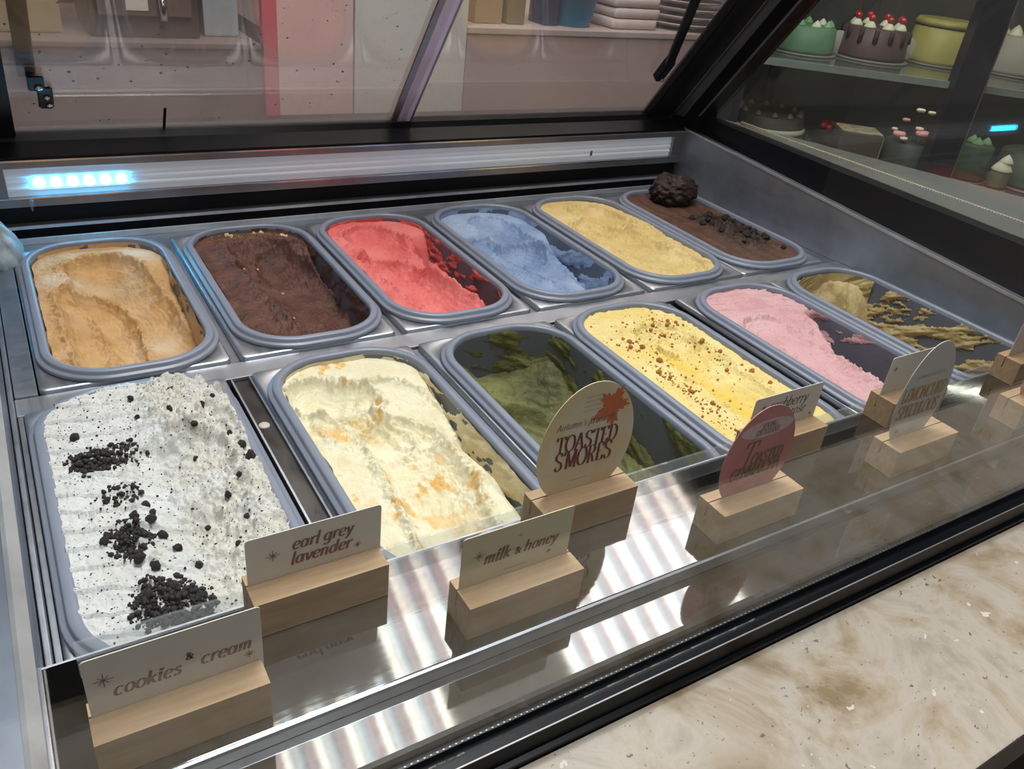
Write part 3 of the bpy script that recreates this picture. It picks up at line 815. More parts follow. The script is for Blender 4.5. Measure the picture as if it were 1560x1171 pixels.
def t_cream(x, y):
    n = fbm(x * 75 + 3, y * 60, 5, 0.6)
    st = 0.9 * sstep(0.17, 0.30, n) + 0.8 * sstep(0.05, 0.2, fbm(x * 70, y * 45, 4)) * (blob(x, y, -0.04, 0.035, 0.03) + blob(x, y, 0.006, -0.03, 0.03) + blob(x, y, 0.035, -0.055, 0.03) + blob(x, y, -0.03, -0.09, 0.04))
    return np.clip(st, 0, 0.85)


def h_matcha(x, y):
    x, y = warp(x, y, 0.006, 20, 28.0)
    h = -0.082 + 0.008 * fbm(x * 20, y * 20, 4)
    h = h + 0.030 * sstep(0.05, 0.15, y) + 0.035 * sstep(-0.02, -0.07, x) + 0.02 * sstep(0.03, 0.065, x)
    d = np.abs(np.hypot(x + 0.03, y - 0.02) - 0.075)
    h = h + 0.016 * np.exp(-(d / 0.010) ** 2) * sstep(-0.05, 0.05, y + x)
    h = h + 0.006 * fbm(np.hypot(x + 0.05, y) * 260, np.arctan2(y, x + 0.05) * 3, 4)
    return rough(h, x, y, 0.006, 60, 1.0, 28.0)
def t_matcha(x, y): return np.clip(0.3 + 1.3 * fbm(x * 18, y * 18, 4) + 0.5 * sstep(0.02, -0.06, x), 0, 1)


def h_yellow(x, y):
    x, y = warp(x, y, 0.004, 22, 31.0)
    h = -0.005 + 0.003 * fbm(x * 14, y * 14, 3)
    h = scoop(h, x, y, (0.012, 0.075), (0.006, -0.16), 0.034, 0.013, 0.003, 31.0, 0.22, 0.0006)
    h = scoop(h, x, y, (0.004, 0.062), (0.004, 0.060), 0.0115, 0.016, 0.004, 32.0, 0.1)
    h = scoop(h, x, y, (0.022, 0.068), (0.024, 0.060), 0.020, 0.006, 0.003, 33.0, 0.1)
    h = h + 0.0008 * np.sin((y + 0.4 * x) * 700 + 8 * fbm(x * 15, y * 15, 2)) * sstep(0.06, 0.1, y)
    m = blob(x, y, 0.01, 0.0, 0.03) + 0.5 * blob(x, y, 0.0, -0.12, 0.05) + 0.35
    return rough(h, x, y, 0.0055, 95, m, 31.0)
def t_yellow(x, y): return np.clip(0.9 * np.exp(-((x - 0.002 - 0.01 * fbm(y * 30, x * 10, 3)) / 0.02) ** 2) * sstep(0.08, 0.04, y) + 1.1 * fbm(x * 34, y * 34, 4), 0, 1)


def h_pink(x, y):
    x, y = warp(x, y, 0.005, 22, 36.0)
    h = -0.006 + 0.004 * fbm(x * 14, y * 14, 3)
    edge = 0.052 - 0.05 * sstep(0.06, -0.06, y) + 0.010 * fbm(x * 60, y * 60, 3)
    h = h - 0.085 * sstep(edge, edge + 0.026, x) * sstep(0.085, 0.045, y)
    h = h - 0.012 * sstep(-0.03, 0.04, x) * sstep(0.08, 0.02, y)
    h = scoop(h, x, y, (-0.03, 0.05), (-0.03, -0.15), 0.032, 0.010, 0.0035, 36.0, 0.2)
    ph = (y + 0.2 * x + 0.01 * fbm(x * 20, y * 20, 3)) / 0.017
    h = h + 0.0016 * (np.clip(1 - (ph - np.floor(ph)) / 0.8, 0, 1) ** 2) * sstep(0.07, 0.10, y)
    m = np.exp(-((x - edge + 0.01) / 0.012) ** 2) + 0.6 * blob(x, y, -0.06, 0.0, 0.03) + 0.5 * blob(x, y, -0.05, -0.1, 0.04) + 0.2
    return rough(h, x, y, 0.0065, 100, m, 36.0)
def t_pink(x, y): return np.clip(0.3 + 1.2 * fbm(x * 26, y * 26, 3), 0, 0.8)


def h_beige(x, y):
    x, y = warp(x, y, 0.006, 20, 41.0)
    h = -0.105 + 0.006 * fbm(x * 20, y * 20, 4)
    h = h + 0.088 * sstep(0.075, 0.150, y + 0.35 * x + 0.012 * fbm(x * 40, y * 40, 3))
    h = scoop(h, x, y, (-0.012, 0.125), (-0.01, 0.10), 0.036, 0.022, 0.005, 41.0, 0.2)
    h = h + 0.035 * blob(x, y, 0.045, -0.05, 0.035)
    return rough(h, x, y, 0.007, 70, 0.7, 41.0)
def t_beige(x, y): return np.clip(0.3 + 1.3 * fbm(x * 22, y * 22, 4), 0, 1)


GM = [
    gelato_mat('gelato_caramel', '#c8a06a', '#d9c2a8', '#b68a55', 0.55),
    gelato_mat('gelato_chocolate', '#5f3b31', '#76503f', '#472a22', 0.42),
    gelato_mat('gelato_coral', '#dc6461', '#e88a84', '#c95250', 0.45),
    gelato_mat('gelato_blue', '#7f96ba', '#b6c6dc', '#6d84a8', 0.36),
    gelato_mat('gelato_custard', '#d4b877', '#e2cc98', '#c4a662', 0.42),
    gelato_mat('gelato_dark_chocolate', '#5d4032', '#2b1b16', '#4f3529', 0.45),
    gelato_mat('gelato_cookie', '#e6e5e4', '#e0d9c8', '#d8d6d2', 0.45, 40, [(420, '#3a3634', 0.55), (190, '#8c8682', 0.30)], (380, 0.9, 0.0025)),
    gelato_mat('gelato_cream', '#e8dfc2', '#dca84c', '#ded2ab', 0.42),
    gelato_mat('gelato_matcha', '#606030', '#7f7f4a', '#414120', 0.4),
    gelato_mat('gelato_lemon', '#ead491', '#e8c354', '#e0c678', 0.42, 30, [(150, '#b98a3c', 0.30)]),
    gelato_mat('gelato_pink', '#d6a3a5', '#dfb6b6', '#c99598', 0.45, 30, [(260, '#9a4f5c', 0.34)]),
    gelato_mat('gelato_beige', '#b9a06e', '#d2bd8e', '#9c8450', 0.4),
]
HF = [h_caramel, h_choc, h_coral, h_blue, h_custard, h_dark, h_cookie, h_cream, h_matcha, h_yellow, h_pink, h_beige]
TF = [t_caramel, t_choc, t_coral, t_blue, t_custard, t_dark, t_cookie, t_cream, t_matcha, t_yellow, t_pink, t_beige]
GLAB = ['smooth tan caramel gelato with a broad scooped trough', 'brown chocolate gelato with chopped nuts along its back edge',
        'coral pink gelato scooped low along its right side', 'pale sky blue gelato with glossy spatula marks',
        'custard yellow gelato with ruffled surface', 'dark chocolate gelato topped with crumbled brownie and one big scoop',
        'white cookies and cream gelato scattered with black crumbs', 'pale cream gelato with amber honey ribbons',
        'last green matcha gelato at the bottom of its tub', 'bright yellow gelato sprinkled with brown biscuit crumbs',
        'pale pink gelato scraped away on the right', 'last beige gelato heaped at the back of its tub']
G = []
for i in range(12):
    nx, ny = (170, 340) if i in (6, 7, 9, 0, 10) else (130, 270)
    p = np.linspace(-1, 1, nx + 1); q = np.linspace(-1, 1, ny + 1)
    Pm, Qm = np.meshgrid(p, q, indexing='ij')
    w = HW + (0.0015 if i == 6 else 0); l = HL + (0.0015 if i == 6 else 0); r = TR - 0.0128
    k = np.maximum(np.abs(Pm), np.abs(Qm)) + 1e-9
    bx_, by_ = Pm / k * w, Qm / k * l                       # point on the rectangle's edge
    # scale so that the edge lands on the rounded outline
    ax, ay = np.abs(bx_), np.abs(by_)
    cx_, cy_ = w - r, l - r
    f = np.ones_like(ax)
    inc = (ax > cx_) & (ay > cy_)
    A_ = ax ** 2 + ay ** 2; B_ = -2 * (ax * cx_ + ay * cy_); C_ = cx_ ** 2 + cy_ ** 2 - r ** 2
    disc = np.clip(B_ ** 2 - 4 * A_ * C_, 0, None); root = (-B_ + np.sqrt(disc)) / (2 * A_)
    hit = (ax * root > cx_) & (ay * root > cy_)
    f = np.where(hit & (root < 1), root, f)
    s = 1 + (f - 1) * k ** 3
    X, Y = Pm * w * s, Qm * l * s
    H = HF[i](X, Y)
    H = H + 0.0022 * fbm(X * 150 + i, Y * 150, 4, 0.6) + 0.0012 * np.abs(fbm(X * 330, Y * 330 + i, 3, 0.6))
    H = np.clip(H, -0.117, 0.018)
    T = TF[i](X, Y)
    vs_ = np.stack([X, Y, H], -1).reshape(-1, 3)
    idx = np.arange((nx + 1) * (ny + 1)).reshape(nx + 1, ny + 1)
    fs_ = np.stack([idx[:-1, :-1], idx[1:, :-1], idx[1:, 1:], idx[:-1, 1:]], -1).reshape(-1, 4)
    o = from_arrays('gelato', vs_, fs_, GM[i])
    o.location = (CENT[i][0], CENT[i][1], 0)
    at = o.data.attributes.new('tone', 'FLOAT', 'POINT'); at.data.foreach_set('value', T.reshape(-1).astype(np.float32))
    tag(o, GLAB[i], 'gelato', 'gelato flavours')
    G.append(o)


def residue(i, mask, thick, m, name='smeared_residue', tone0=0.4):
    """thin gelato film left on the tub wall where mask(x, y, z, arc) > 0"""
    na, ns = 440, 84
    P = np.array(rrect(1, 1, 0.2, 8))
    prof = np.array(WALLP[:7])
    sl = np.linspace(0.03, 1, ns)
    # arc length parameter of profile
    ins = np.interp(sl * 0.122, -prof[:, 1][::1], prof[:, 0]); z = -sl * 0.117
    rows = []
    for d, zz in zip(ins, z):
        ring = np.array(rrect(TW - 2 * d, TL - 2 * d, TR - d, 40))
        seglen = np.r_[0, np.cumsum(np.hypot(*np.diff(np.r_[ring, ring[:1]], axis=0).T))]
        tt = np.linspace(0, seglen[-1], na, endpoint=False)
        xx = np.interp(tt, seglen, np.r_[ring[:, 0], ring[0, 0]]); yy = np.interp(tt, seglen, np.r_[ring[:, 1], ring[0, 1]])
        rows.append(np.stack([xx, yy, np.full(na, zz), tt], -1))
    A = np.array(rows)
    mk = mask(A[..., 0], A[..., 1], A[..., 2], A[..., 3])
    cen = np.stack([np.clip(A[..., 0], -0.02, 0.02), np.clip(A[..., 1], -0.1, 0.1)], -1)
    dirn = cen - A[..., :2]; dirn /= np.linalg.norm(dirn, axis=-1, keepdims=True)
    th = np.clip(mk, 0, 1) * thick + 0.0001
    V = np.concatenate([A[..., :2] + dirn * th[..., None], A[..., 2:3]], -1)
    idx = np.arange(ns * na).reshape(ns, na)
    f_ = np.stack([idx[:-1], np.roll(idx, -1, 1)[:-1], np.roll(idx, -1, 1)[1:], idx[1:]], -1)
    keep = (mk[:-1] > 0) & (np.roll(mk, -1, 1)[:-1] > 0) & (np.roll(mk, -1, 1)[1:] > 0) & (mk[1:] > 0)
    F_ = f_[keep]
    used = np.unique(F_); remap = -np.ones(ns * na, int); remap[used] = np.arange(len(used))
    V = V.reshape(-1, 3)[used]
    o = from_arrays(name, V, remap[F_], m, G[i])
    at = o.data.attributes.new('tone', 'FLOAT', 'POINT')
    at.data.foreach_set('value', np.clip(tone0 + 1.5 * tone0 * fbm(V[:, 0] * 60 + V[:, 1] * 60, V[:, 2] * 80, 4), 0, 1).astype(np.float32))
    o['kind'] = 'stuff'
    return o


residue(0, lambda x, y, z, a: 2.2 * fbm(a * 40, z * 60 + a * 10, 5) + 0.25 * sstep(-0.06, -0.01, z), 0.002, GM[0])
residue(2, lambda x, y, z, a: 3.0 * fbm(a * 34 + 8, z * 90 + a * 12, 5) - 0.22 + 0.5 * sstep(-0.012, -0.004, z), 0.003, GM[2])
residue(3, lambda x, y, z, a: 3.0 * fbm(a * 40 + 3, z * 50 + a * 16, 5) + 0.1, 0.002, GM[3])
residue(1, lambda x, y, z, a: 3.0 * fbm(a * 40 + 13, z * 50 + a * 16, 5) + 0.15, 0.002, GM[1])
residue(7, lambda x, y, z, a: 3.0 * fbm(a * 36 + 5, z * 70 + a * 22, 5) + 0.22, 0.0025, GM[7], tone0=0.12)
residue(8, lambda x, y, z, a: 2.8 * fbm(a * 16 + 5, z * 55 - a * 20, 6, 0.6) + 0.34 + 0.45 * sstep(-0.055, -0.095, z) - 0.35 * sstep(-0.03, 0.05, x) * sstep(-0.065, -0.03, z) * sstep(-0.13, -0.06, y), 0.004, GM[8])
residue(10, lambda x, y, z, a: 3.0 * fbm(a * 30 + 2, z * 60 + a * 12, 5) - 0.12, 0.003, GM[10])
residue(11, lambda x, y, z, a: 3.0 * fbm(a * 26 + 9, z * 60 + a * 30, 6, 0.6) + 0.14 + 0.8 * sstep(0.09, 0.14, y), 0.005, GM[11])


# ------------------------------------------------------------------ toppings
def lump(seed, sub=1, jag=0.35):
    r = random.Random(seed); bm = bmesh.new(); bmesh.ops.create_icosphere(bm, subdivisions=sub, radius=1.0)
    for v in bm.verts: v.co *= 1 + jag * (r.random() - 0.5) * 2
    return bm


def lump_mesh(name, seed, m, sub=1, jag=0.35):
    bm = lump(seed, sub, jag); me = bpy.data.meshes.new(name); bm.to_mesh(me); bm.free(); me.materials.append(m); return me


M['oreo'] = mat('black_cookie', '#1c1715', 0.75, var=(300, '#2b2421', 0.3), bump=(700, 0.6, 0.0008))
M['biscuit'] = mat('caramel_biscuit', '#9c6524', 0.7, var=(200, '#b98035', 0.3), bump=(500, 0.5, 0.0008))
M['nut'] = mat('chopped_nut', '#dcc8a4', 0.6, var=(120, '#c9ac78', 0.3), bump=(300, 0.3, 0.0006))
M['brownie'] = mat('dark_brownie', '#33231c', 0.6, var=(120, '#21150f', 0.25), bump=(260, 0.7, 0.0015))


def chunks(i, name, mkey, spots, proto_n=4, sink=0.25):
    protos = [lump_mesh(name, 100 * i + s, M[mkey], 2, 0.22) for s in range(proto_n)]
    for k, (x, y, r) in enumerate(spots):
        o = link(name, protos[k % proto_n], None, G[i])
        z = float(HF[i](np.array([x]), np.array([y]))[0])
        o.location = (x, y, z + r * (1 - 2 * sink) * 0.7); o.rotation_euler = (random.random() * 6, random.random() * 6, random.random() * 6)
        if i == 6: r *= 0.82
        o.scale = (r, r * random.uniform(0.75, 1.1), r * random.uniform(0.7, 1.0))


def crumb_stuff(i, name, mkey, pts, rs, pile=None):
    ico = bmesh.new(); bmesh.ops.create_icosphere(ico, subdivisions=1, radius=1.0)
    bv = np.array([v.co[:] for v in ico.verts]); bf = np.array([[v.index for v in f.verts] for f in ico.faces]); ico.free()
    n = len(pts); rg = np.random.default_rng(50 + i)
    z = HF[i](pts[:, 0], pts[:, 1]) + (pile if pile is not None else 0)
    V = bv[None] * (1 + 0.5 * (rg.random((n, len(bv), 1)) - 0.5)) * rs[:, None, None] * rg.uniform(0.7, 1.15, (n, 1, 3)) + np.c_[pts, z + rs * 0.35][:, None, :]
    F_ = bf[None] + (np.arange(n) * len(bv))[:, None, None]
    o = from_arrays(name, V.reshape(-1, 3), F_.reshape(-1, 3), mkey, G[i], False); o['kind'] = 'stuff'
    return o


# cookies and cream: three heaps of black crumbs and scattered bits
rg = np.random.default_rng(3)
heaps = [(-0.040, 0.053, 0.019, 0.017, 330, 0.0045), (-0.030, 0.000, 0.014, 0.016, 70, 0.002), (-0.032, -0.050, 0.014, 0.020, 260, 0.004), (-0.018, -0.118, 0.024, 0.028, 900, 0.009), (-0.022, 0.056, 0.016, 0.016, 120, 0.001)]
pts, rs, pl = [], [], []
for cx, cy, sx, sy, n, hgt in heaps:
    a = rg.random(n) * 6.283; d = np.sqrt(rg.random(n)) * (0.75 + 0.5 * rg.random(n))
    px, py = cx + sx * d * np.cos(a), cy + sy * d * np.sin(a)
    pts.append(np.c_[px, py]); rs.append(0.0007 + 0.0019 * rg.random(n) ** 2.2); pl.append(hgt * np.clip(1 - d, 0, 1) * rg.random(n))
n = 380
pts.append(np.c_[rg.uniform(-0.062, 0.064, n), rg.uniform(-0.15, 0.15, n)]); rs.append(0.0004 + 0.0007 * rg.random(n)); pl.append(np.zeros(n))
crumb_stuff(6, 'cookie_crumbs', 'oreo', np.concatenate(pts), np.concatenate(rs), np.concatenate(pl))
chunks(6, 'cookie_chunk', 'oreo', [(0.066, 0.005, 0.0056), (0.065, 0.028, 0.0048), (0.060, 0.046, 0.0036), (0.022, 0.086, 0.0036), (0.047, 0.083, 0.0045), (0.059, 0.095, 0.0034),
       (-0.050, 0.090, 0.0044), (-0.002, 0.128, 0.0032), (0.030, 0.126, 0.0042), (0.012, 0.150, 0.003), (0.052, -0.012, 0.003), (0.040, -0.026, 0.0036), (0.030, 0.036, 0.003),
       (-0.016, -0.012, 0.0044), (-0.013, -0.022, 0.0040), (-0.040, -0.002, 0.0036), (-0.026, -0.030, 0.0046), (-0.045, -0.040, 0.0040), (-0.016, -0.034, 0.0048), (-0.011, -0.046, 0.0044),
       (-0.004, -0.060, 0.0042), (-0.048, -0.047, 0.0044), (-0.022, -0.080, 0.0050), (-0.030, -0.074, 0.0046), (0.006, -0.078, 0.0036), (-0.014, -0.100, 0.0052), (0.000, -0.112, 0.005),
       (-0.031, -0.110, 0.0052), (0.022, -0.060, 0.0032), (0.046, -0.055, 0.0030), (0.034, -0.075, 0.0030), (-0.002, 0.098, 0.0026), (0.036, 0.062, 0.0036), (0.020, -0.044, 0.003)])
# yellow gelato: biscuit crumbs
pts, rs = [], []
for cx, cy, sx, sy, n in [(0.028, 0.105, 0.03, 0.03, 120), (-0.030, 0.075, 0.022, 0.03, 70), (-0.040, 0.0, 0.016, 0.045, 110), (0.045, 0.03, 0.016, 0.04, 70), (0.02, -0.12, 0.05, 0.03, 110), (0.0, 0.0, 0.06, 0.15, 130), (-0.045, -0.07, 0.016, 0.04, 90)]:
    pts.append(np.c_[rg.normal(cx, sx * 0.55, n), rg.normal(cy, sy * 0.55, n)]); rs.append(0.0005 + 0.0013 * rg.random(n) ** 2)
pts = np.concatenate(pts); rs = np.concatenate(rs); ok = (np.abs(pts[:, 0]) < 0.062) & (np.abs(pts[:, 1]) < 0.15)
crumb_stuff(9, 'biscuit_crumbs', 'biscuit', pts[ok], rs[ok])
chunks(9, 'biscuit_chunk', 'biscuit', [(0.035 + 0.02 * math.cos(k * 2.4), 0.105 + 0.022 * math.sin(k * 2.4) * (k / 9), 0.0024) for k in range(8)] +
       [(-0.034, 0.082, 0.0032), (-0.028, 0.066, 0.0034), (-0.040, 0.072, 0.0028), (-0.022, 0.050, 0.0030), (-0.030, 0.034, 0.0036), (-0.046, 0.016, 0.0034), (-0.042, 0.002, 0.0028), (0.046, 0.05, 0.0034),
        (0.052, 0.026, 0.0030), (0.056, -0.02, 0.0032), (0.058, -0.045, 0.0030), (0.040, 0.0, 0.0026), (-0.04, -0.03, 0.0028), (-0.035, -0.055, 0.0028)])
# chocolate: nuts on the back edge
chunks(1, 'nut_piece', 'nut', [(-0.020, 0.148, 0.0032), (-0.016, 0.143, 0.0030), (0.014, 0.146, 0.0030), (0.024, 0.147, 0.0034), (0.046, 0.128, 0.0040), (0.050, 0.124, 0.0030), (0.000, 0.085, 0.0020), (0.012, 0.020, 0.0018), (-0.03, 0.03, 0.0018), (0.0, -0.06, 0.0018)], 4)
n = 170
crumb_stuff(1, 'nut_dust', mat('nut_dust', '#a98a45', 0.8, var=(200, '#8c6d33', 0.3)), np.c_[np.clip(rg.normal(0.0, 0.028, n), -0.05, 0.05), np.clip(rg.normal(0.138, 0.009, n), 0.1, 0.15)], 0.0004 + 0.0008 * rg.random(n))
# dark chocolate: crumbled brownie strands and the big scoop
chunks(5, 'brownie_crumb', 'brownie', [(0.020 + random.gauss(0, 0.013), -0.03 + random.uniform(-0.06, 0.06), random.uniform(0.003, 0.0062)) for k in range(46)] + [(0.046, -0.118, 0.0045)], 6)
bm = bmesh.new(); bmesh.ops.create_icosphere(bm, subdivisions=5, radius=1.0)
for v in bm.verts:
    p = v.co.normalized(); a = math.atan2(p.y, p.x)
    n1 = float(fbm(np.array([a * 2.4 + p.z * 3 + 10]), np.array([p.z * 4.0 + a]), 5, 0.6)[0]); n2 = float(fbm(np.array([p.x * 7 + 3]), np.array([p.y * 7 + p.z * 6]), 4, 0.65)[0])
    k = 1 + 0.42 * n1 + 0.34 * n2 - (0.28 if (p - Vector((-0.05, 0.1, 1)).normalized()).length < 0.42 else 0)
    v.co = Vector((p.x * 0.036 * k, p.y * 0.030 * k, p.z * 0.026 * k)) * 1.12
SC = from_bm('brownie_scoop', bm, 'brownie', None, True); SC.location = (CENT[5][0] + 0.019, CENT[5][1] + 0.112, 0.012)
tag(SC, 'rough dark brownie ball on the dark chocolate gelato', 'scoop')

# ================================================================== LETTERING (pen strokes, high contrast)
def arc(cx, cy, rx, ry, a0, a1, n=18):
    return [(cx + rx * math.cos(math.radians(a0 + (a1 - a0) * k / n)), cy + ry * math.sin(math.radians(a0 + (a1 - a0) * k / n))) for k in range(n + 1)]


def curve(*pts):
    P = [pts[0]] + list(pts) + [pts[-1]]; out = []
    for i in range(1, len(P) - 2):
        p0, p1, p2, p3 = P[i - 1:i + 3]
        for k in range(7):
            t = k / 7
            out.append(tuple(0.5 * ((2 * b) + (-a + c) * t + (2 * a - 5 * b + 4 * c - d) * t * t + (-a + 3 * b - 3 * c + d) * t ** 3) for a, b, c, d in zip(p0, p1, p2, p3)))
    return out + [pts[-1]]


def sf(x, y, w=0.16): return [(x - w, y), (x + w, y)]


GLY = {
    'o': ([arc(.42, .5, .34, .5, 0, 360, 28)], .92), 'c': ([arc(.42, .5, .34, .5, 48, 312)], .84),
    'e': ([curve((.12, .48), (.5, .54), (.72, .66)), arc(.42, .5, .33, .5, 20, 318, 24)], .86),
    'a': ([arc(.38, .5, .30, .5, 0, 360, 28), curve((.74, 1), (.72, .5), (.74, .1), (.88, .04))], 1.0),
    'b': ([[(.14, 1.62), (.14, .02)], arc(.44, .5, .32, .5, 175, -175, 26), sf(.08, 1.6, .1)], .92),
    'd': ([arc(.38, .5, .30, .5, 0, 360, 28), [(.74, 1.62), (.74, .04)], sf(.68, 1.6, .1)], 1.0),
    'f': ([curve((.62, 1.5), (.46, 1.62), (.32, 1.4), (.28, .6), (.2, -.3), (.02, -.46)), [(.08, .97), (.5, .97)]], .56),
    'x': ([[(.06, .98), (.68, .02)], [(.66, .98), (.06, .02)]], .76),
    'g': ([arc(.38, .5, .30, .48, 0, 360, 28), curve((.74, 1), (.74, .2), (.68, -.35), (.40, -.52), (.12, -.36))], .98),
    'h': ([[(.14, 1.62), (.14, 0)], curve((.14, .55), (.30, .92), (.56, .98), (.70, .74), (.70, .1), (.86, .04)), sf(.08, 1.6, .1)], 1.0),
    'i': ([curve((.04, .88), (.16, .98), (.16, .1), (.32, .04)), arc(.2, 1.36, .10, .09, 0, 360, 10)], .46),
    'k': ([[(.14, 1.62), (.14, 0)], [(.14, .42), (.66, .96)], curve((.34, .62), (.54, .2), (.80, .03)), sf(.08, 1.6, .1)], .9),
    'l': ([curve((.16, 1.62), (.16, .1), (.32, .03)), sf(.1, 1.6, .1)], .44),
    'm': ([[(.14, 1), (.14, 0)], curve((.14, .6), (.28, .94), (.48, .96), (.56, .7), (.56, 0)), curve((.56, .6), (.72, .94), (.92, .96), (1.0, .7), (1.0, .1), (1.16, .03)), sf(.07, .97, .09)], 1.3),
    'n': ([[(.14, 1), (.14, 0)], curve((.14, .6), (.30, .94), (.54, .96), (.66, .7), (.66, .1), (.82, .03)), sf(.07, .97, .09)], .96),
    'r': ([[(.14, 1), (.14, 0)], curve((.14, .6), (.28, .92), (.46, 1.0), (.58, .88)), sf(.07, .97, .09)], .66),
    's': ([curve((.58, .82), (.42, .98), (.2, .88), (.2, .66), (.42, .5), (.58, .32), (.46, .06), (.24, .02), (.08, .18))], .72),
    't': ([curve((.2, 1.36), (.2, .2), (.34, .02), (.48, .1)), [(.02, .97), (.44, .97)]], .54),
    'u': ([curve((.12, 1), (.12, .3), (.3, .02), (.54, .1), (.68, .4)), curve((.68, 1), (.68, .1), (.84, .03))], .98),
    'v': ([[(.06, .98), (.34, 0)], curve((.34, 0), (.62, .6), (.64, .98))], .78),
    'y': ([[(.08, .98), (.36, .04)], curve((.66, .98), (.54, .5), (.36, -.1), (.18, -.48), (.02, -.42))], .82),
    '&': ([curve((.86, .86), (.62, .3), (.34, .02), (.10, .2), (.22, .52), (.46, .76), (.5, 1.08), (.34, 1.2), (.2, 1.06), (.36, .66), (.66, .18), (.92, .04))], 1.05),
    "'": ([[(.12, 1.5), (.08, 1.16)]], .26), ' ': ([], .42), '-': ([[(.05, .5), (.4, .5)]], .5),
    'A': ([[(.04, 0), (.46, 1.5)], [(.46, 1.5), (.86, 0)], [(.2, .5), (.7, .5)], sf(.04, 0, .1), sf(.86, 0, .14)], .98),
    'C': ([arc(.54, .75, .46, .75, 42, 318), [(.88, 1.3), (.88, 1.0)]], 1.0),
    'D': ([[(.2, 1.5), (.2, 0)], [(.06, 1.49), (.4, 1.49)], arc(.4, .75, .52, .74, 90, -90, 20), [(.06, .01), (.4, .01)]], 1.06),
    'E': ([[(.2, 1.5), (.2, 0)], [(.06, 1.48), (.72, 1.48)], [(.72, 1.48), (.72, 1.2)], [(.2, .78), (.56, .78)], [(.06, .02), (.74, .02)], [(.74, .02), (.74, .34)]], .84),
    'G': ([arc(.54, .75, .46, .75, 42, 340), [(.92, .1), (.92, .66)], [(.7, .66), (1.0, .66)]], 1.1),
    'H': ([[(.2, 1.5), (.2, 0)], [(.84, 1.5), (.84, 0)], [(.2, .76), (.84, .76)], sf(.2, 0), sf(.84, 0), sf(.2, 1.49), sf(.84, 1.49)], 1.06),
    'I': ([[(.2, 1.5), (.2, 0)], sf(.2, 0), sf(.2, 1.49)], .44),
    'L': ([[(.2, 1.5), (.2, 0)], sf(.2, 1.49), [(.06, .02), (.72, .02)], [(.72, .02), (.72, .4)]], .8),
    'M': ([[(.16, 1.5), (.16, 0)], [(.16, 1.5), (.58, .1)], [(.58, .1), (.98, 1.5)], [(1.0, 1.5), (1.0, 0)], sf(.16, 0, .12), sf(1.0, 0)], 1.2),
    'N': ([[(.16, 1.5), (.16, 0)], [(.16, 1.5), (.86, 0)], [(.86, 1.5), (.86, 0)], sf(.16, 0, .12), sf(.86, 1.49, .12)], 1.06),
    'O': ([arc(.54, .75, .47, .75, 0, 360, 30)], 1.1),
    'P': ([[(.2, 1.5), (.2, 0)], [(.06, 1.49), (.4, 1.49)], arc(.4, 1.1, .36, .39, 90, -90, 16), [(.2, .71), (.4, .71)], sf(.2, 0)], .86),
    'R': ([[(.2, 1.5), (.2, 0)], [(.06, 1.49), (.4, 1.49)], arc(.4, 1.12, .36, .37, 90, -90, 16), [(.2, .75), (.4, .75)], curve((.42, .75), (.6, .4), (.72, .05), (.92, .02)), sf(.2, 0)], .96),
    'S': ([curve((.74, 1.2), (.62, 1.44), (.4, 1.5), (.16, 1.32), (.18, 1.0), (.44, .78), (.72, .56), (.76, .22), (.54, .02), (.28, .02), (.12, .3))], .9),
    'T': ([[(.48, 1.5), (.48, 0)], [(.04, 1.48), (.92, 1.48)], [(.05, 1.48), (.05, 1.2)], [(.91, 1.48), (.91, 1.2)], sf(.48, 0)], .96),
    'U': ([curve((.2, 1.5), (.2, .5), (.32, .06), (.56, .0), (.8, .14), (.86, .6), (.86, 1.5)), sf(.2, 1.49), sf(.86, 1.49, .12)], 1.04),
    'V': ([[(.06, 1.5), (.48, 0)], [(.48, 0), (.86, 1.5)], sf(.06, 1.49, .14), sf(.86, 1.49, .1)], .92),
    'X': ([[(.06, 1.5), (.86, 0)], [(.86, 1.5), (.06, 0)], sf(.1, 1.49, .12), sf(.82, 1.49, .1), sf(.1, 0, .1), sf(.84, 0, .12)], .94),
    '*': ([], .5),
}


def stroke(vs_, fs_, pts, thick, thin, tr):
    n = len(pts)
    if n < 2: return
    L_, R_ = [], []
    for i in range(n):
        a = pts[max(0, i - 1)]; b = pts[min(n - 1, i + 1)]
        dx, dy = b[0] - a[0], b[1] - a[1]; d = math.hypot(dx, dy) or 1e-6
        w = (thin + (thick - thin) * abs(dy / d) ** 1.4) / 2
        nx, ny = -dy / d * w, dx / d * w
        L_.append(tr(pts[i][0] + nx, pts[i][1] + ny)); R_.append(tr(pts[i][0] - nx, pts[i][1] - ny))
    b0 = len(vs_); vs_ += L_ + R_
    for i in range(n - 1): fs_.append((b0 + i, b0 + n + i, b0 + n + i + 1, b0 + i + 1))


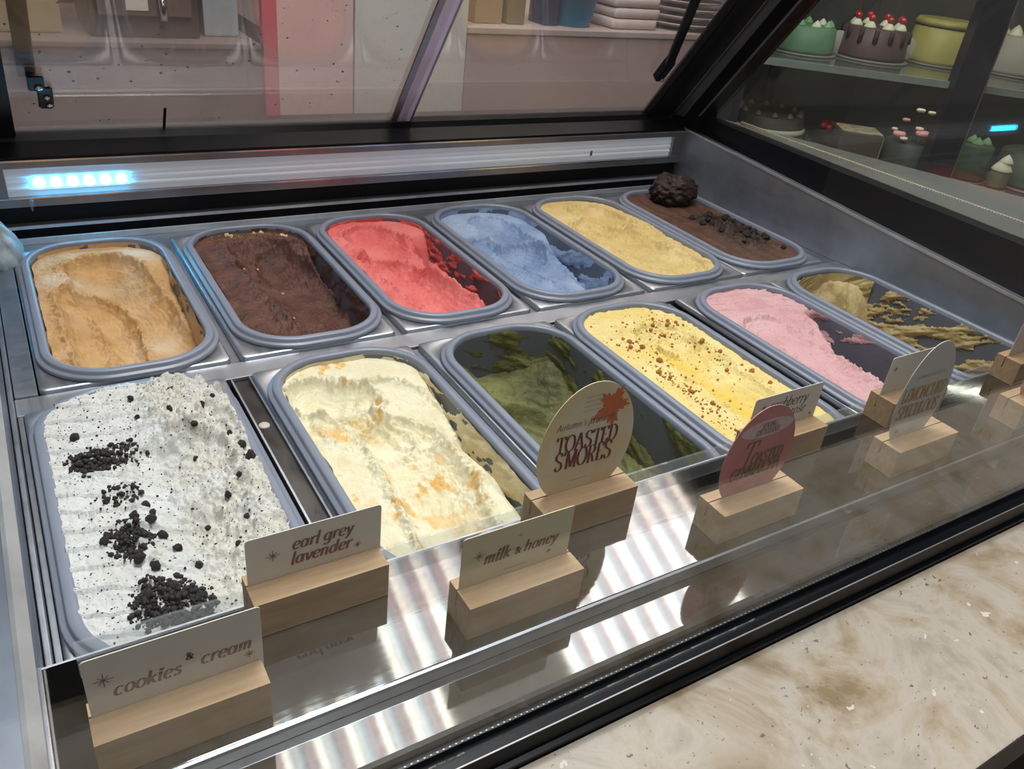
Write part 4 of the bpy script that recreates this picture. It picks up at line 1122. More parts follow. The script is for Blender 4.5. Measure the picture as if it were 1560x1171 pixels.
class Print:
    """flat ink on a card face that looks towards -Y; positions are card-local x, z"""
    def __init__(self, y): self.v = []; self.f = []; self.y = y; self.lay = 0
    def text(self, s, cx, z, width, slant=0.0, thick=0.30, thin=0.10, squash=1.0, rise=0.0):
        total = sum(GLY[c][1] for c in s); k = width / total; x = 0.0
        for c in s:
            st, adv = GLY[c]
            for p in st:
                def tr(a, b, x=x):
                    return (cx - width / 2 + (x + a + slant * b) * k, self.y - self.lay, z + b * k * squash + rise * ((x + a) * k))
                stroke(self.v, self.f, p, thick, thin, tr)
                self.lay += 0.0000008
            x += adv
    def star(self, cx, z, r, spokes=8, w=0.00045):
        for k in range(spokes):
            a = math.pi * k / spokes * 2; rr_ = r * (1 if k % 2 == 0 else 0.72)
            p = [(0.0, 0.0), (math.cos(a) * rr_ * 0.5, math.sin(a) * rr_ * 0.5), (math.cos(a) * rr_, math.sin(a) * rr_)]
            stroke(self.v, self.f, p, w, w, lambda a_, b_: (cx + a_, self.y - self.lay, z + b_)); self.lay += 0.0000008
    def poly(self, pts):
        b0 = len(self.v); n = len(pts); cx = sum(p[0] for p in pts) / n; cz = sum(p[1] for p in pts) / n
        self.v.append((cx, self.y, cz)); self.v += [(x, self.y, z) for x, z in pts]
        for i in range(n): self.f.append((b0, b0 + 1 + i, b0 + 1 + (i + 1) % n, b0 + 1 + (i + 1) % n))
    def build(self, name, m, parent):
        me = bpy.data.meshes.new(name)
        me.from_pydata(self.v, [], [tuple(dict.fromkeys(q)) for q in self.f]); me.update()
        return link(name, me, m, parent)


SHZ = 0.0301
def holder(x0, yf, what, rz=0.0):
    """beech block with a slot, its front-left bottom corner at (x0, yf)"""
    t = thing('card_holder', f'pale wooden block holding {what}', 'card holder', (x0 + 0.0405, yf + 0.013, SHZ), rz, 'wooden card holders')
    # two halves of the block around the slot, joined below it
    prof = [(-0.013, 0.0), (0.013, 0.0), (0.013, 0.0255), (0.0045, 0.0255), (0.0045, 0.013), (0.0035, 0.013), (0.0035, 0.0255), (-0.013, 0.0255)]
    prism('block', prof, 'x', -0.0405, 0.0405, 'wood', t, 0.0004)
    return t


def card_rect(x0, yf, w, label, top=0.093, mkey='white_card', rz=0.0):
    t = thing('flavour_card', label, 'sign', (x0 + w / 2, yf + 0.017, SHZ), rz, 'flavour cards')
    pts = [(a, b) for a, b in rrect(w, top - SHZ - 0.013, 0.002, 3)]
    zc = 0.0135 + (top - SHZ - 0.013) / 2
    prism('card', [(a, b + zc) for a, b in pts], 'y', -0.0003, 0.0003, mkey, t)
    return t


def card_oval(x0, yf, label, cxo, w, h, mkey, rz=0.0):
    t = thing('flavour_card', label, 'sign', (x0 + cxo, yf + 0.017, SHZ), rz, 'flavour cards')
    n = 48; pts = []
    for k in range(n):
        a = 2 * math.pi * k / n; c, s = math.cos(a), math.sin(a)
        z = h * 0.47 + h * (0.53 if s > 0 else 0.47) * s
        pts.append((w / 2 * c, max(0.0, z) + 0.0135))
    prism('card', pts, 'y', -0.0003, 0.0003, mkey, t)
    return t


YF, YR = -0.6045, -0.5515
INK = -0.00045
# cookies & cream
holder(-0.0885, YF, 'the cookies and cream card at the left end')
c = card_rect(-0.0872, YF, 0.081, 'white card lettered cookies & cream at the left end of the shelf', 0.0925)
p = Print(INK); p.text('cookies', -0.0145, 0.0350, 0.0305, 0.24); p.text('cream', 0.0225, 0.0365, 0.0250, 0.24); p.text('&', 0.0058, 0.0425, 0.0042); p.build('lettering', 'ink', c)
p = Print(INK); p.star(-0.0325, 0.0475, 0.0045); p.star(0.0335, 0.0325, 0.0028); p.build('star_ornaments', 'ink', c)['kind'] = 'stuff'
# earl grey lavender
holder(-0.0008, YR, 'the earl grey lavender card')
c = card_rect(0.0004, YR, 0.081, 'white card lettered earl grey lavender beside the cookies tub', 0.0885)
p = Print(INK); p.text('earl grey', 0.004, 0.0435, 0.037, 0.24); p.text('lavender', 0.003, 0.0325, 0.0370, 0.24); p.build('lettering', 'ink', c)
p = Print(INK); p.star(-0.0255, 0.0430, 0.0042); p.star(0.0255, 0.0330, 0.0022); p.build('star_ornaments', 'ink', c)['kind'] = 'stuff'
# milk & honey
holder(0.1072, YF, 'the milk and honey card')
c = card_rect(0.1085, YF, 0.0775, 'ivory card lettered milk & honey at the front of the shelf', 0.0935, 'ivory_card')
p = Print(INK); p.text('milk', -0.0145, 0.0395, 0.0185, 0.24); p.text('&', 0.0005, 0.0395, 0.0048); p.text('honey', 0.0165, 0.0395, 0.0245, 0.24); p.build('lettering', 'ink', c)
p = Print(INK); p.star(-0.0270, 0.0475, 0.0040); p.star(0.0235, 0.0330, 0.0022); p.star(0.0005, 0.0540, 0.0016, 4, 0.0003)
for k in range(13): p.poly([(-0.008 + k * 0.00125, 0.0295), (-0.0074 + k * 0.00125, 0.0295), (-0.0074 + k * 0.00125, 0.0303), (-0.008 + k * 0.00125, 0.0303)])
p.build('small_print', 'ink', c)['kind'] = 'stuff'
# toasted s'mores
M['smores_card'] = mat('cream_to_straw_card', '#dcd6cd', 0.6, var=(22, '#d9c084', 0.16))
holder(0.1925, YR, "the round toasted s'mores card")
c = card_oval(0.1925, YR, "round cream card lettered TOASTED S'MORES with an orange leaf", 0.0400, 0.080, 0.0985, 'smores_card')
p = Print(INK - 0.00012); p.text('TOASTED', 0.000, 0.0600, 0.0520, 0.0, 0.24, 0.06, 1.18); p.text("S'MORES", -0.001, 0.0455, 0.0490, 0.0, 0.24, 0.06, 1.25); p.build('lettering', 'ink_wine', c)
p = Print(INK - 0.00008); p.text("Autumn's favourite", -0.003, 0.0790, 0.050, 0.25, 0.16, 0.05); p.build('script_lettering', 'ink', c)
p = Print(INK)
leaf = []
for k in range(40):
    a = 2 * math.pi * k / 40
    r = 0.0165 * (0.72 + 0.30 * math.cos(5 * a + 0.6)) * (1.0 if k % 2 else 0.80) * (1.35 if 3.3 < a < 5.2 else 1.0)
    r = 0.0155 * (0.82 + 0.22 * math.cos(5 * a + 0.6)) * (1.0 if k % 2 else 0.74) * (1.2 if 3.3 < a < 5.2 else 1.0)
    leaf.append((0.0165 + r * math.cos(a), 0.0905 + r * 1.05 * math.sin(a)))
p.poly(leaf); p.build('maple_leaf_print', 'leaf_print', c)
p = Print(INK - 0.00004)
for r_ in range(4):
    for k in range(9): p.poly([(-0.008 + k * 0.0017, 0.1010 - r_ * 0.0036), (-0.0070 + k * 0.0017, 0.1010 - r_ * 0.0036), (-0.0070 + k * 0.0017, 0.1017 - r_ * 0.0036), (-0.008 + k * 0.0017, 0.1017 - r_ * 0.0036)])
for k in range(12): p.poly([(-0.010 + k * 0.00125, 0.0330), (-0.0094 + k * 0.00125, 0.0330), (-0.0094 + k * 0.00125, 0.0338), (-0.010 + k * 0.00125, 0.0338)])
p.build('small_print', 'ink_grey', c)['kind'] = 'stuff'
# raspberry rose
holder(0.3985, YR, 'the raspberry rose card')
c = card_rect(0.3990, YR, 0.080, 'white card lettered raspberry rose, half hidden behind the pink oval card', 0.0890)
p = Print(INK); p.text('rasbberry', 0.001, 0.0445, 0.046, 0.24, 0.15, 0.05); p.text('rose', 0.0155, 0.0345, 0.0180, 0.24, 0.15, 0.05); p.build('lettering', 'ink_dark', c)
p = Print(INK); p.star(-0.0285, 0.0490, 0.0030); p.star(0.0335, 0.0300, 0.0018); p.build('star_ornaments', 'ink_dark', c)['kind'] = 'stuff'
# toasted genmaicha
M['pink_card'] = mat('rose_pink_card', '#cf8d8e', 0.6, var=(18, '#b9666a', 0.2))
M['pale_pink'] = mat('pale_pink_ellipse', '#d6b9b8', 0.6, var=(30, '#cfaeae', 0.3))
holder(0.3085, YF, 'the pink toasted genmaicha card')
c = card_oval(0.3085, YF, 'pink oval card lettered TOASTED GENMAICHA, spring exclusive', 0.0385, 0.0700, 0.0850, 'pink_card')
p = Print(INK); p.poly([(0.001 + 0.026 * math.cos(2 * math.pi * k / 30), 0.0800 + 0.0075 * math.sin(2 * math.pi * k / 30)) for k in range(30)]); p.build('ellipse_print', 'pale_pink', c)
p = Print(INK - 0.00012); p.text('SPRING', 0.002, 0.0805, 0.0160, 0, .2, .08); p.text('EXCLUSIVE', 0.002, 0.0750, 0.0240, 0, .2, .08); p.build('spring_lettering', 'ink', c)
p = Print(INK - 0.00008); p.text('T', -0.0125, 0.0470, 0.0130, 0.22, 0.13, 0.06, 1.15); p.text('OASTED', 0.0095, 0.0495, 0.0320, 0.10, 0.28, 0.10, 1.2); p.text('GENMAICHA', 0.001, 0.0390, 0.0500, 0.10, 0.28, 0.10, 1.2); p.build('lettering', 'ink_olive', c)
p = Print(INK)
for k in range(10): p.poly([(-0.006 + k * 0.00125, 0.0290), (-0.0054 + k * 0.00125, 0.0290), (-0.0054 + k * 0.00125, 0.0298), (-0.006 + k * 0.00125, 0.0298)])
p.build('small_print', 'pale_pink', c)['kind'] = 'stuff'
# card behind the lemoncurd one
holder(0.5690, YR, 'the plain card behind the lemoncurd card')
c = card_rect(0.5697, YR, 0.079, 'white rectangular card mostly hidden behind the lemoncurd oval', 0.0935)
p = Print(INK); p.star(-0.0300, 0.0510, 0.0030); p.build('star_ornament', 'ink_dark', c)
# lemoncurd speculoos
M['lemon_card'] = mat('pearl_white_card', '#d8d5cf', 0.55, var=(10, '#c9c5bf', 0.3))
holder(0.5045, YF, 'the white lemoncurd speculoos card')
c = card_oval(0.5045, YF, 'white oval card lettered LEMONCURD SPECULOOS in gold', 0.0310, 0.0660, 0.1010, 'lemon_card')
p = Print(INK); p.text('LEMONCURD', 0.000, 0.0620, 0.0580, 0, .26, .08, 1.35); p.text('SPECULOOS', 0.000, 0.0455, 0.0540, 0, .26, .08, 1.35); p.build('lettering', 'ink_gold', c)
p = Print(INK); p.text('Summer Exclusive', 0.0, 0.0830, 0.040, 0.25, 0.10, 0.04); p.build('script_lettering', 'ink_grey', c)
p = Print(INK); p.star(-0.018, 0.033, 0.0032)
for k in range(10): p.poly([(-0.006 + k * 0.00125, 0.0290), (-0.0054 + k * 0.00125, 0.0290), (-0.0054 + k * 0.00125, 0.0298), (-0.006 + k * 0.00125, 0.0298)])
p.build('small_print', 'ink_grey', c)['kind'] = 'stuff'
# the two stands cut by the right edge
holder(0.7760, YR, 'the rear white card at the right edge')
c = card_rect(0.7800, YR, 0.078, 'white rectangular card at the right edge, rear stand', 0.1000)
holder(0.6915, YF, 'the front pink card at the right edge')
c = card_oval(0.6915, YF, 'pink oval card at the right edge, front stand', 0.0440, 0.070, 0.090, 'pink_card')

# ================================================================== CAKE CABINET BEYOND THE END GLASS
A0 = Vector((1.454, 0.506, 0.16)); e_ = Vector((0.785, -0.620, 0)).normalized(); ang = math.atan2(e_.y, e_.x)
CK = thing('cake_cabinet', 'dark glass-fronted cake cabinet standing beyond the end glass', 'cabinet', (A0.x, A0.y, -1.0), ang)
def ck(x, y, z): return (x, y, z + 1.0)                        # cabinet-local from world height
def ckbox(name, lo, hi, m, parent=CK, bev=0.0):
    return box(name, ck(*lo), ck(*hi), m, parent, bev)
M['cab_dark'] = mat('cabinet_dark_liner', '#2c2f33', 0.5, var=(6, '#383a3c', 0.3))
M['cab_back'] = mat('cabinet_rear_liner', '#4a4a46', 0.6, var=(5, '#3c3d3c', 0.3))
M['cab_post'] = mat('navy_post', '#0b0f1a', 0.35, var=(6, '#121829', 0.3))
M['shelf_glass'] = glass_mat('shelf_glass', (0.75, 0.80, 0.76, 1), 0.15, '#a8b0a4')
M['shelf_edge'] = mat('shelf_glass_edge', '#7d8478', 0.25, var=(40, '#9aa294', 0.3), spec=0.8)
ckbox('rear_liner', (-0.02, 0.44, -0.9), (1.5, 0.46, 0.75), 'cab_back')
ckbox('cabinet_floor', (-0.02, 0.0, -0.34), (1.5, 0.44, -0.30), 'cab_dark')
ckbox('cabinet_plinth', (-0.02, 0.0, -1.0), (1.5, 0.44, -0.342), 'black_matt')
ckbox('end_panel', (-0.04, 0.0, -1.0), (-0.0202, 0.46, 0.75), 'cab_dark')
ckbox('cabinet_roof', (-0.02, 0.0, 0.75), (1.5, 0.46, 0.80), 'black_matt')
for zz, n_ in ((0.16, 'upper'), (-0.075, 'lower')):
    s = ckbox('glass_shelf', (-0.018, 0.012, zz - 0.014), (1.45, 0.43, zz - 0.004), 'shelf_glass')
    ckbox('shelf_front_edge', (-0.018, 0.004, zz - 0.017), (1.45, 0.012, zz - 0.002), 'shelf_edge', s)
ckbox('front_post', (0.425, -0.03, -0.9), (0.485, 0.02, 0.75), 'cab_post')
ckbox('front_post_edge', (0.489, -0.028, -0.9), (0.492, 0.018, 0.75), 'alu')
ckbox('rear_post', (0.10, 0.40, -0.3), (0.125, 0.43, 0.75), 'cab_dark')
# unseen warm area lights added to brighten the cabinet shelves
for zz in (0.143, 0.72):
    d = bpy.data.lights.new('cabinet_lamp', 'AREA'); d.shape = 'RECTANGLE'; d.size = 1.3; d.size_y = 0.03; d.energy = 2.2 if zz > 0.5 else 0.55; d.color = (1.0, 0.95, 0.78)
    o = bpy.data.objects.new('cabinet_lamp', d); COL.objects.link(o); o.parent = CK; o.location = ck(0.66, 0.10, zz - 0.012)


def cake_local(px, py, pz):
    v = A0 + e_ * px + Vector((-e_.y, e_.x, 0)) * py; return (v.x, v.y, pz)


def cake(name, label, px, py, r, h, colour, var, zsh=0.16, seg_=36, taper=0.94):
    t = thing(name, label, 'cake', cake_local(px, py, zsh - 0.0035), ang, 'cakes in the cabinet')
    lathe('cake_board', [(0.0001, 0.004), (r * 1.12, 0.004), (r * 1.12, 0.0), (0.0001, 0.0)], mat(name + '_board', '#77736a', 0.6, var=(20, '#827e75', 0.3)), t, 36)
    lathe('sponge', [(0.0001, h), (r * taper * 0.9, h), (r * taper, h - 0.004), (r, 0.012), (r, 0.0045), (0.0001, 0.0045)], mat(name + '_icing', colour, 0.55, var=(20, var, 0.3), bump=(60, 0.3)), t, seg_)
    return t


M['cream_swirl'] = mat('whipped_cream', '#d9d6b4', 0.55, var=(60, '#e6e3c8', 0.3))
M['green_swirl'] = mat('green_cream', '#6f9a6a', 0.55, var=(60, '#86ad80', 0.3))
M['cherry'] = mat('glossy_cherry', '#b3262c', 0.2, var=(60, '#c63a3c', 0.3), spec=0.8)
M['stem'] = mat('cherry_stem', '#5d3a2c', 0.6, var=(60, '#6b4636', 0.3))
M['flower'] = mat('pink_flower', '#d98c86', 0.6, var=(60, '#e6a8a0', 0.3))
M['flower_white'] = mat('cream_flower', '#e2cdb4', 0.6, var=(60, '#eedcc6', 0.3))
def swirl(parent, x, y, z, r, m='cream_swirl'):
    pr = [(0.0001, 1.35), (0.22, 1.15), (0.40, 0.95), (0.55, 0.85), (0.72, 0.6), (0.80, 0.5), (0.98, 0.22), (1.0, 0.1), (0.9, 0.0), (0.0001, 0.0)]
    return lathe('cream_swirl', [(a * r, b * r) for a, b in pr], m, parent, 12, (x, y, z))
def cherry(parent, x, y, z, r, st=True):
    c = lathe('cherry', [(0.0001, r * 0.78)] + [(r * math.cos(a), r * math.sin(a)) for a in [math.radians(k) for k in (65, 45, 20, 0, -25, -50, -75)]] + [(0.0001, -r)], 'cherry', parent, 14, (x, y, z))
    if st:
        bm = bmesh.new(); lean = random.uniform(-0.012, 0.012)
        cyl_between(bm, (x, y, z + r * 0.7), (x + lean * 0.4, y, z + r + 0.012), 0.0009, 6); cyl_between(bm, (x + lean * 0.4, y, z + r + 0.012), (x + lean, y, z + r + 0.024), 0.0008, 6)
        from_bm('cherry_stem', bm, 'stem', c)


# upper shelf
t = cake('green_cake', 'mint green cake ringed with cream puffs on the upper cabinet shelf', 0.125, 0.20, 0.074, 0.064, '#5c7f60', '#6a8c6c')
for k in range(9):
    a = k / 9 * 6.283; swirl(t, 0.052 * math.cos(a), 0.052 * math.sin(a), 0.0632, 0.012, 'cream_swirl' if k % 2 else 'green_swirl')
t = cake('chocolate_cake', 'chocolate drip cake topped with red cherries on the upper cabinet shelf', 0.302, 0.25, 0.084, 0.074, '#4e3a36', '#5d4742')
for k in range(8):
    a = k / 8 * 6.283 + 0.2; x, y = 0.056 * math.cos(a), 0.056 * math.sin(a); swirl(t, x, y, 0.0732, 0.015); cherry(t, x, y, 0.0732 + 0.022, 0.0085, k % 2 == 0)
dp = []
for k in range(14):
    a = k / 14 * 6.283; dp.append(k)
    bm = bmesh.new(); r_ = 0.078; cyl_between(bm, (r_ * math.cos(a), r_ * math.sin(a), 0.0715), (0.081 * math.cos(a), 0.081 * math.sin(a), 0.052 - 0.012 * random.random()), 0.006, 8); from_bm('chocolate_drip', bm, 'brownie', t, True)
t = cake('yellow_cake', 'tall yellow cake with a rippled cream top beside the navy post', 0.492, 0.33, 0.080, 0.090, '#a59a52', '#b5aa62')
lathe('cream_collar', [(0.0001, 0.098), (0.05, 0.097), (0.070, 0.106), (0.0775, 0.098), (0.0775, 0.089), (0.0001, 0.089)], mat('rippled_cream', '#b7ac66', 0.5, var=(30, '#8f8544', 0.3)), t, 30)
t = cake('white_cake', 'pale cake with cream rosettes at the right edge of the cabinet', 0.685, 0.33, 0.088, 0.090, '#a29b8a', '#b0a998')
for k in range(8):
    a = k / 8 * 6.283; swirl(t, 0.055 * math.cos(a), 0.055 * math.sin(a), 0.0892, 0.016)
# price discs between the upper cakes
for k, (px, py) in enumerate(((0.215, 0.235), (0.400, 0.300))):
    d = lathe('price_disc', [(0.0001, 0.0012), (0.027, 0.0012), (0.028, 0.0006), (0.027, 0.0), (0.0001, 0.0)], mat('disc_card', '#a39d92', 0.6, var=(20, '#aea89d', 0.3)), None, 26)
    p = cake_local(px, py, 0.16 + 0.0255)
    d.matrix_world = Matrix.Translation(p) @ Matrix.Rotation(ang, 4, 'Z') @ Matrix.Rotation(math.radians(84), 4, 'X')
    tag(d, ('round card disc between the green and chocolate cakes' if k == 0 else 'round card disc between the chocolate and yellow cakes'), 'sign', 'card discs in the cabinet')
# lower shelf
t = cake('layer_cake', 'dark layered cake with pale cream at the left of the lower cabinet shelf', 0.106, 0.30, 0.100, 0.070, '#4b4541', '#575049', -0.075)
lathe('cream_band', [(0.098, 0.026), (0.1025, 0.030), (0.1025, 0.036), (0.098, 0.040)], 'cream_swirl', t, 36)
for k in range(12):
    a = k / 12 * 6.283; swirl(t, 0.083 * math.cos(a), 0.083 * math.sin(a), 0.0692, 0.010, mat('brown_cream', '#6a5a4c', 0.6, var=(30, '#7a6a5a', 0.3)) if k == 0 else bpy.data.materials['brown_cream'])
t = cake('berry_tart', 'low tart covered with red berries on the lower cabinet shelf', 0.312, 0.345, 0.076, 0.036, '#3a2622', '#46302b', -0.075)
for k in range(10):
    a = k / 10 * 6.283; cherry(t, 0.046 * math.cos(a), 0.046 * math.sin(a), 0.044, 0.010, False)
t = thing('cake_slice', 'square cut cake with a pale side beside the flower cake', 'cake', cake_local(0.300, 0.13, -0.0785), ang, 'cakes in the cabinet')
box('sponge', (-0.05, -0.045, 0.0), (0.05, 0.045, 0.082), mat('slice_sponge', '#4d4536', 0.6, var=(30, '#5c5340', 0.3), bump=(80, 0.3)), t, 0.003)
box('cut_face', (0.0502, -0.044, 0.002), (0.053, 0.044, 0.081), mat('slice_cream', '#8c8a5c', 0.6, var=(30, '#9a9868', 0.3)), t, 0.001)
box('top_glaze', (-0.049, -0.044, 0.0822), (0.049, 0.044, 0.086), mat('slice_glaze', '#c2b596', 0.5, var=(60, '#6d5c44', 0.2)), t, 0.001)
for k, px in enumerate((0.240, 0.345)):
    b_ = lathe('paper_cup', [(0.0001, 0.0), (0.016, 0.0), (0.020, 0.026), (0.018, 0.027), (0.0145, 0.004), (0.0001, 0.004)], mat('paper_cup', '#aaa89c', 0.6, var=(20, '#b5b3a8', 0.3)) if k == 0 else bpy.data.materials['paper_cup'], None, 18)
    b_.location = cake_local(px, 0.055, -0.0785)
    tag(b_, ('small white paper cup left of the square cut cake' if k == 0 else 'small white paper cup right of the square cut cake'), 'cup', 'paper cups on the lower cabinet shelf')
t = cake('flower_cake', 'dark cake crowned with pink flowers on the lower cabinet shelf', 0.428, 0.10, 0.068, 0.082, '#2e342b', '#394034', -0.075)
def bloom(parent, x, y, z, r, m):
    b0 = lathe('flower', [(0.0001, r * 0.6), (r * 0.35, r * 0.75), (r * 0.5, r * 0.45), (r * 0.8, r * 0.7), (r, r * 0.35), (r * 0.7, 0), (0.0001, -r * 0.1)], m, parent, 9, (x, y, z))
    return b0
for x, y, z, r, m in ((-0.05, -0.03, 0.092, 0.016, 'flower'), (-0.042, -0.045, 0.088, 0.010, 'flower_white'), (-0.058, -0.01, 0.102, 0.008, 'flower_white'), (0.0, -0.04, 0.100, 0.018, 'flower'), (0.012, -0.035, 0.092, 0.014, 'flower'), (-0.008, -0.03, 0.112, 0.010, 'flower_white'), (-0.012, -0.01, 0.150, 0.011, 'flower_white'), (0.014, -0.012, 0.148, 0.010, 'flower_white'), (0.056, -0.03, 0.088, 0.010, 'flower'), (-0.028, 0.02, 0.12, 0.010, 'flower')):
    f0 = bloom(t, x, y, z, r, m)
    if z > 0.1:
        bm = bmesh.new(); cyl_between(bm, (x * 0.8, y * 0.8, 0.08), (x, y, z), 0.0012, 6); from_bm('flower_stem', bm, 'stem', f0)
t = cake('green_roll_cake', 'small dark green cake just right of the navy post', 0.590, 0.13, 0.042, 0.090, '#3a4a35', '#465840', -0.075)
for k in range(3): swirl(t, 0.018 * math.cos(k * 2.1), 0.018 * math.sin(k * 2.1), 0.0892, 0.014, 'green_swirl')
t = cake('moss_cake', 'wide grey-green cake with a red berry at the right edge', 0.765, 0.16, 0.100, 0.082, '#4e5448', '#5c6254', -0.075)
cherry(t, -0.03, -0.02, 0.094, 0.016, False)
t = cake('cupcake', 'cream-swirled cupcake in front of the grey-green cake', 0.640, 0.07, 0.024, 0.045, '#6d6a4a', '#7d7a58', -0.075)
swirl(t, 0, 0, 0.0445, 0.024); swirl(t, 0.004, 0, 0.064, 0.016, 'flower_white')
# steel ledge between the case and the cabinet, and the red counter edge
LG = prism('steel_ledge', [(1.042, 0.27), (1.069, 0.251), (1.395, -0.68), (1.042, -0.68)], 'z', 0.060, 0.0995, mat('grey_ledge_laminate', '#85857f', 0.35, var=(12, '#8f8f89', 0.3)))
tag(LG, 'grey steel ledge wedge between the end glass and the cake cabinet', 'ledge')
LB = prism('ledge_pedestal', [(1.05, 0.24), (1.06, 0.245), (1.36, -0.66), (1.05, -0.66)], 'z', -1.0, 0.0598, 'black_matt', LG)
RC = bmesh.new()
bm_box(RC, (0.43, -0.46, -1.0), (1.3, -0.10, -0.130), 0.0); RC2 = from_bm('red_counter', RC, mat('red_lacquer', '#7a4038', 0.25, var=(5, '#8c4c42', 0.3), coat=0.5))
RC2.matrix_world = Matrix.Translation((A0.x, A0.y, 0)) @ Matrix.Rotation(ang, 4, 'Z')
tag(RC2, 'glossy reddish brown counter in front of the cake cabinet', 'counter')

# ================================================================== STAFF SIDE BEHIND THE FOGGED GLASS
RY = 0.92
RCN = thing('rear_work_counter', 'pale panelled work counter seen through the fogged rear glass', 'counter', (0.6, RY + 0.3, -1.0))
def rc(lo, hi): return tuple(a - b for a, b in zip(lo, (0.6, RY + 0.3, -1.0))), tuple(a - b for a, b in zip(hi, (0.6, RY + 0.3, -1.0)))
def rbox(name, lo, hi, m, bev=0.0, parent=RCN):
    l, h = rc(lo, hi); return box(name, l, h, m, parent, bev)
M['p_taupe'] = mat('taupe_panel', '#5a4c48', 0.6, var=(3, '#645550', 0.3))
M['p_pink'] = mat('pale_pink_panel', '#d2b2ad', 0.6, var=(3, '#dabcb6', 0.3))
M['p_green'] = mat('pale_grey_green_panel', '#c9c7bb', 0.6, var=(3, '#d2d0c5', 0.3))
M['p_brown'] = mat('rosy_brown_panel', '#a08680', 0.6, var=(3, '#ab918a', 0.3))
M['p_red'] = mat('red_stripe', '#c05260', 0.5, var=(6, '#cb6470', 0.3))
rbox('carcass', (-1.2, RY + 0.002, -1.0), (0.43, RY + 0.6, 0.085), 'p_taupe')
rbox('carcass', (0.4302, RY + 0.002, -1.0), (1.9, RY + 0.6, 0.128), 'p_taupe')
rbox('worktop', (0.907, RY - 0.02, 0.1285), (1.9, RY + 0.6, 0.142), mat('worktop_laminate', '#b0a29c', 0.5, var=(8, '#bbaea8', 0.3)), 0.002)
rbox('door_panel', (-1.2, RY - 0.016, -0.9), (0.395, RY, 0.085), 'p_taupe', 0.002)
rbox('door_panel', (0.4625, RY - 0.016, -0.9), (0.628, RY, 0.30), 'p_pink', 0.002)
rbox('door_panel', (0.631, RY - 0.018, -0.9), (0.905, RY, 0.32), 'p_green', 0.002)
rbox('door_panel', (0.908, RY - 0.016, -0.9), (1.9, RY, 0.126), 'p_brown', 0.002)
rbox('red_edge_strip', (0.432, RY - 0.019, -0.9), (0.4615, RY + 0.0015, 0.30), 'p_red', 0.002)
rbox('upper_backboard', (-1.2, RY + 0.45, 0.142), (0.46, RY + 0.47, 0.9), 'p_taupe')
rbox('left_worktop', (-1.2, RY - 0.02, 0.086), (0.428, RY + 0.45, 0.096), mat('left_worktop', '#6f625e', 0.5, var=(8, '#796b66', 0.3)), 0.002)
# things on the left worktop: till machine, grey box, small jars
def standing(name, lo, hi, m, label, cat, bev=0.004):
    o = box(name, lo, hi, m, None, bev); tag(o, label, cat); return o
WT = 0.0965
EQ = thing('coffee_machine', 'dark squat machine with a chrome spout on the staff worktop', 'machine', (0.22, 1.02, WT))
box('machine_body', (-0.10, -0.07, 0.0), (0.10, 0.16, 0.30), mat('machine_dark', '#3b3230', 0.4, var=(9, '#463c39', 0.3)), EQ, 0.006)
box('machine_face', (-0.085, -0.078, 0.04), (0.085, -0.0705, 0.085), mat('machine_face', '#594b47', 0.4, var=(9, '#65564f', 0.3)), EQ, 0.002)
bm = bmesh.new(); cyl_between(bm, (0.03, -0.09, 0.035), (0.03, -0.09, 0.085), 0.008, 12); cyl_between(bm, (0.03, -0.09, 0.08), (0.03, -0.065, 0.085), 0.007, 12); from_bm('chrome_spout', bm, 'steel_bright', EQ, True)
box('paper_note', (-0.035, -0.0795, 0.05), (0.005, -0.0785, 0.11), 'white_card', EQ)
standing('napkin_box', (0.335, 0.98, WT), (0.405, 1.10, WT + 0.26), mat('blue_grey_box', '#8f979c', 0.5, var=(9, '#a0a8ac', 0.3)), 'tall blue-grey box beside the red stripe on the staff worktop', 'box')
standing('storage_tin', (-0.03, 0.98, WT), (0.075, 1.10, WT + 0.2), mat('straw_tin', '#8f8467', 0.5, var=(9, '#9c9173', 0.3)), 'dull straw-coloured tin at the left of the staff worktop', 'tin')
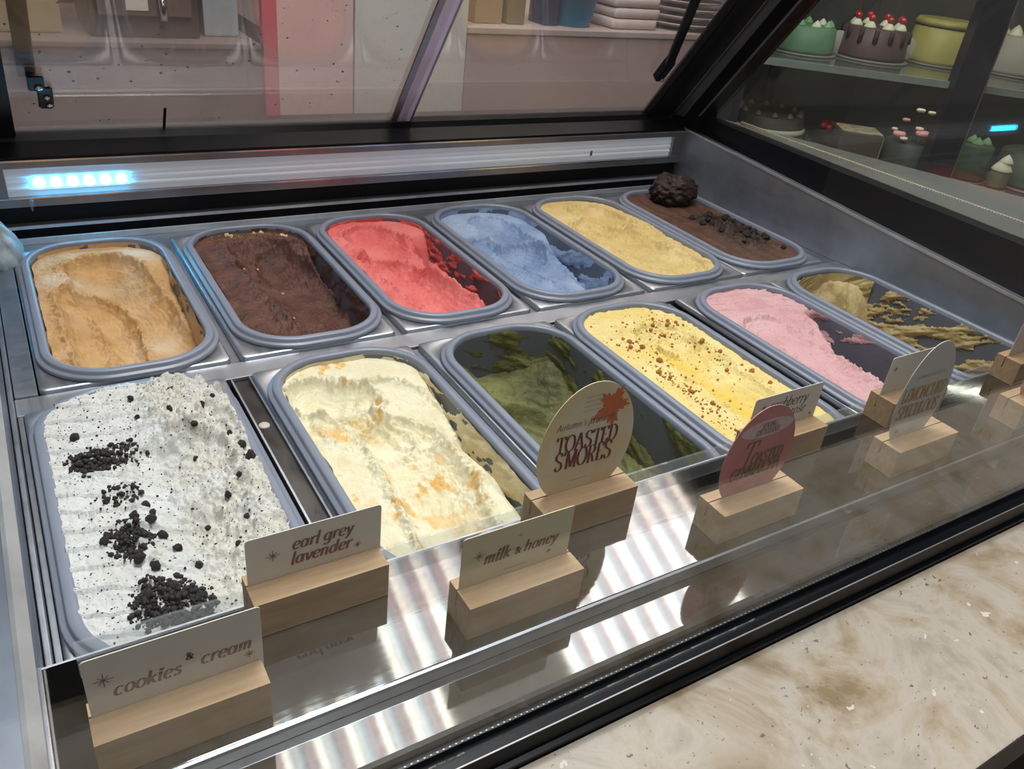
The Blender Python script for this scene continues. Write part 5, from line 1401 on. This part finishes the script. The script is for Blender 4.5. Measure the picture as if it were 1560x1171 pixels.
# things on the right worktop
WT2 = 0.1425
BB = thing('blue_bucket', 'bright blue plastic bucket on the staff worktop', 'bucket', (1.255, 1.0, WT2))
lathe('bucket_shell', [(0.0001, 0.0), (0.055, 0.0), (0.072, 0.09), (0.075, 0.09), (0.075, 0.096), (0.069, 0.096), (0.052, 0.004), (0.0001, 0.004)], mat('blue_plastic', '#0a84b8', 0.35, var=(9, '#1592c6', 0.3)), BB, 30)
bm = bmesh.new()
for k in range(10):
    a0, a1 = math.pi * k / 10, math.pi * (k + 1) / 10
    cyl_between(bm, (0.074 * math.cos(a0), -0.02 * math.sin(a0), 0.09 + 0.05 * math.sin(a0)), (0.074 * math.cos(a1), -0.02 * math.sin(a1), 0.09 + 0.05 * math.sin(a1)), 0.003, 6)
from_bm('bucket_handle', bm, 'black', BB, True)
CLO = lump_mesh('cloth', 77, mat('dark_cloth', '#2d2a2c', 0.9, var=(30, '#3a3537', 0.3)), 3, 0.10); cl = link('dark_cloth', CLO); cl.location = (1.265, 1.0, WT2 + 0.105); cl.scale = (0.048, 0.048, 0.045)
tag(cl, 'dark crumpled cloth stuffed in the blue bucket', 'cloth')
for k, (x, w, h, col_, nm, lb) in enumerate(((0.955, 0.075, 0.22, '#9c8468', 'kraft_box', 'upright kraft brown box next to the green panel'), (1.045, 0.05, 0.24, '#6f6758', 'olive_carton', 'narrow olive carton between kraft box and navy bottle'), (1.155, 0.04, 0.25, '#2d3a52', 'navy_carton', 'narrow navy carton left of the blue bucket'))):
    standing(nm, (x, 0.96, WT2), (x + w, 1.04, WT2 + h), mat(nm + '_board', col_, 0.6, var=(9, col_, 0.3)), lb, 'carton')
M['plate'] = mat('white_china', '#cfc6c2', 0.35, var=(12, '#d8d0cc', 0.3))
M['towel'] = mat('folded_towel', '#cdbcb6', 0.9, var=(60, '#d8c9c3', 0.3), bump=(300, 0.5))
tw_me = None
for k in range(3):
    bm = bmesh.new(); bm_box(bm, (-0.075, -0.06, 0.0), (0.075, 0.06, 0.026), 0.011)
    o = from_bm('folded_towel', bm, 'towel', None, True); o.location = (1.43 + 0.004 * (k % 2), 1.0, WT2 + k * 0.0262)
    tag(o, f"{('lowest', 'middle', 'topmost')[k]} folded white towel beside the blue bucket", 'towel', 'folded towels')
prof = [(0.0001, 0.0), (0.06, 0.0), (0.065, 0.003), (0.115, 0.016), (0.117, 0.0175), (0.114, 0.0185), (0.064, 0.006), (0.0001, 0.0045)]
pl0 = None
for k in range(7):
    o = lathe('plate', prof, 'plate', None, 32) if pl0 is None else pl0.copy()
    if pl0 is None: pl0 = o
    else: COL.objects.link(o)
    o.location = (1.655 + 0.006 * ((k * 37) % 3 - 1), 1.03, WT2 + 0.0003 + k * 0.0190)
    tag(o, f"white china plate right of the towels, {('lowest', 'second from below', 'third from below', 'middle', 'third from the top', 'second from the top', 'topmost')[k]} in its stack", 'plate', 'stacked plates')
